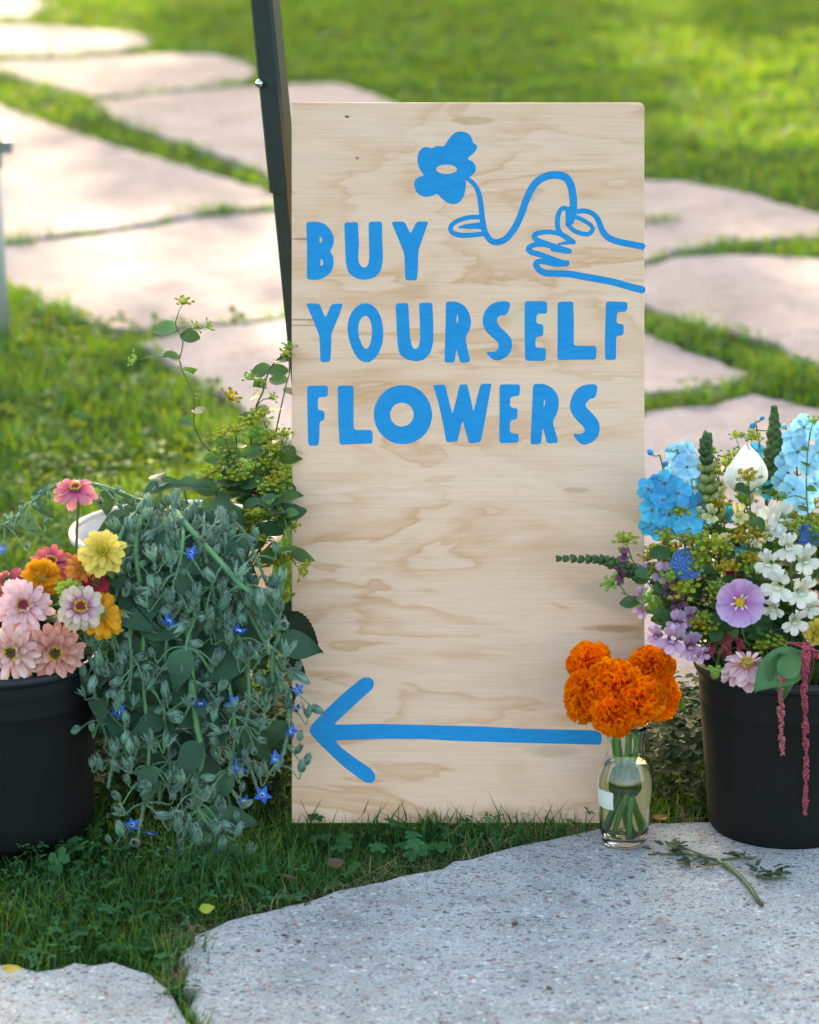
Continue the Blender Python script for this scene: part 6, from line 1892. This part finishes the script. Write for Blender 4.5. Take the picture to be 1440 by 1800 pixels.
def crown(centres, leaves, spread, size):
    """leaf sprays: little groups of leaves on the ends of twigs"""
    n = len(centres) * leaves
    c = np.repeat(np.array(centres), leaves, axis=0)
    p = c + RNG.normal(0, spread, (n, 3)) * np.array([1, 1, .75])
    a, b = RNG.normal(0, 1, (n, 3)), RNG.normal(0, 1, (n, 3))
    a /= np.linalg.norm(a, axis=1)[:, None]
    b -= a * (a * b).sum(1)[:, None]
    b /= np.linalg.norm(b, axis=1)[:, None]
    s = RNG.uniform(.7, 1.3, n)[:, None] * size
    V = np.stack([p - a * s, p + b * s * .5 - a * s * .1, p + a * s, p - b * s * .5 - a * s * .1], 1)
    base = np.arange(n)[:, None] * 4
    return np_mesh('crown', V.reshape(-1, 3), base + np.array([[0, 1, 2, 3]]), np.zeros((0, 3), int), np.tile([0, .5, 1, .5], n), np.repeat(RNG.uniform(0, 1, n), 4), M_TLEAF)

def shade_tree(label, foot, centres, leaves, spread, size, th=.22):
    foot = Vector(foot)
    t = thing('shade_tree', foot, label, 'shade_tree')
    cen = sum((Vector(c) for c in centres), Vector()) / len(centres)
    top = Vector((foot.x + (cen.x - foot.x) * .15, foot.y + (cen.y - foot.y) * .15, cen.z * .62))
    tr = obj('trunk', MB().part(g_tube(catmull([foot, foot.lerp(top, .5) + Vector((.1, .05, 0)), top, top + Vector((0, 0, 2.2))], 14), th, th * .35, 12)).mesh('trunk', M_BARK), t, Matrix.Translation(-foot))
    mb = MB()
    for c in random.sample(centres, min(9, len(centres))):
        c = Vector(c)
        mid = top.lerp(c, .5) + Vector((0, 0, random.uniform(-.1, .5)))
        mb.part(g_tube(catmull([top, mid, c], 8), th * .13, .008, 6))
    obj('limbs', mb.mesh('limbs', M_BARK), tr, Matrix.Identity(4))
    me = crown(centres, leaves, spread, size)
    obj('crown', me, t, Matrix.Translation(-foot), kind='stuff')
    return t

# unseen crown, sprays placed so their shade covers sign, buckets and slab
A = []
for _ in range(740):
    x, y = random.uniform(-1.9, 2.0), random.uniform(-2.6, 1.15)
    A.append(tuple(lift(x, y, random.uniform(5.2, 7.2))))
shade_tree('broad tree added unseen on the left to shade the plywood sign', (-6.2, 13.6, -.03), A, 34, .17, .105)
B = []  # unseen crown added to dapple and dim the sun on stones and lawn
def dapple(x0, x1, y0, y1, n, cl, zr=(5.6, 8.2)):
    for _ in range(n):
        x, y, z = random.uniform(x0, x1), random.uniform(y0, y1), random.uniform(*zr)
        for _ in range(cl * 3):
            B.append(tuple(lift(x + random.gauss(0, .16), y + random.gauss(0, .34), z + random.gauss(0, .2))))
dapple(.35, 2.0, 1.3, 6.5, 24, 4)
dapple(-1.9, -.1, .7, 4.6, 7, 2)
dapple(-2.4, 0.2, 5.0, 13, 5, 2)
for _ in range(300):
    B.append(tuple(lift(random.uniform(-2.6, 1.2), random.uniform(.5, 13.5), random.uniform(5.6, 8.4))))
shade_tree('loose tree added unseen on the right to dapple the sunlight', (5.6, 18.5, -.03), B, 11, .13, .075, .18)
C = []  # unseen crown added to darken the lawn around the sunlit strip
while len(C) < 560:
    x, y = random.uniform(-1.2, 4.6), random.uniform(5.9, 16)
    if y < 6.4 + .35 * abs(x - 1) and random.random() < .5:
        continue
    if inside_any(np.array([(x, y)]), LIT)[0] and random.random() < .97:
        continue
    if x < .0 and random.random() < .55:
        continue
    C.append(tuple(lift(x, y, random.uniform(6.0, 9.0))))
shade_tree('far tree added unseen to shade the lawn behind the sign', (7.2, 27, -.03), C, 26, .11, .125, .26)
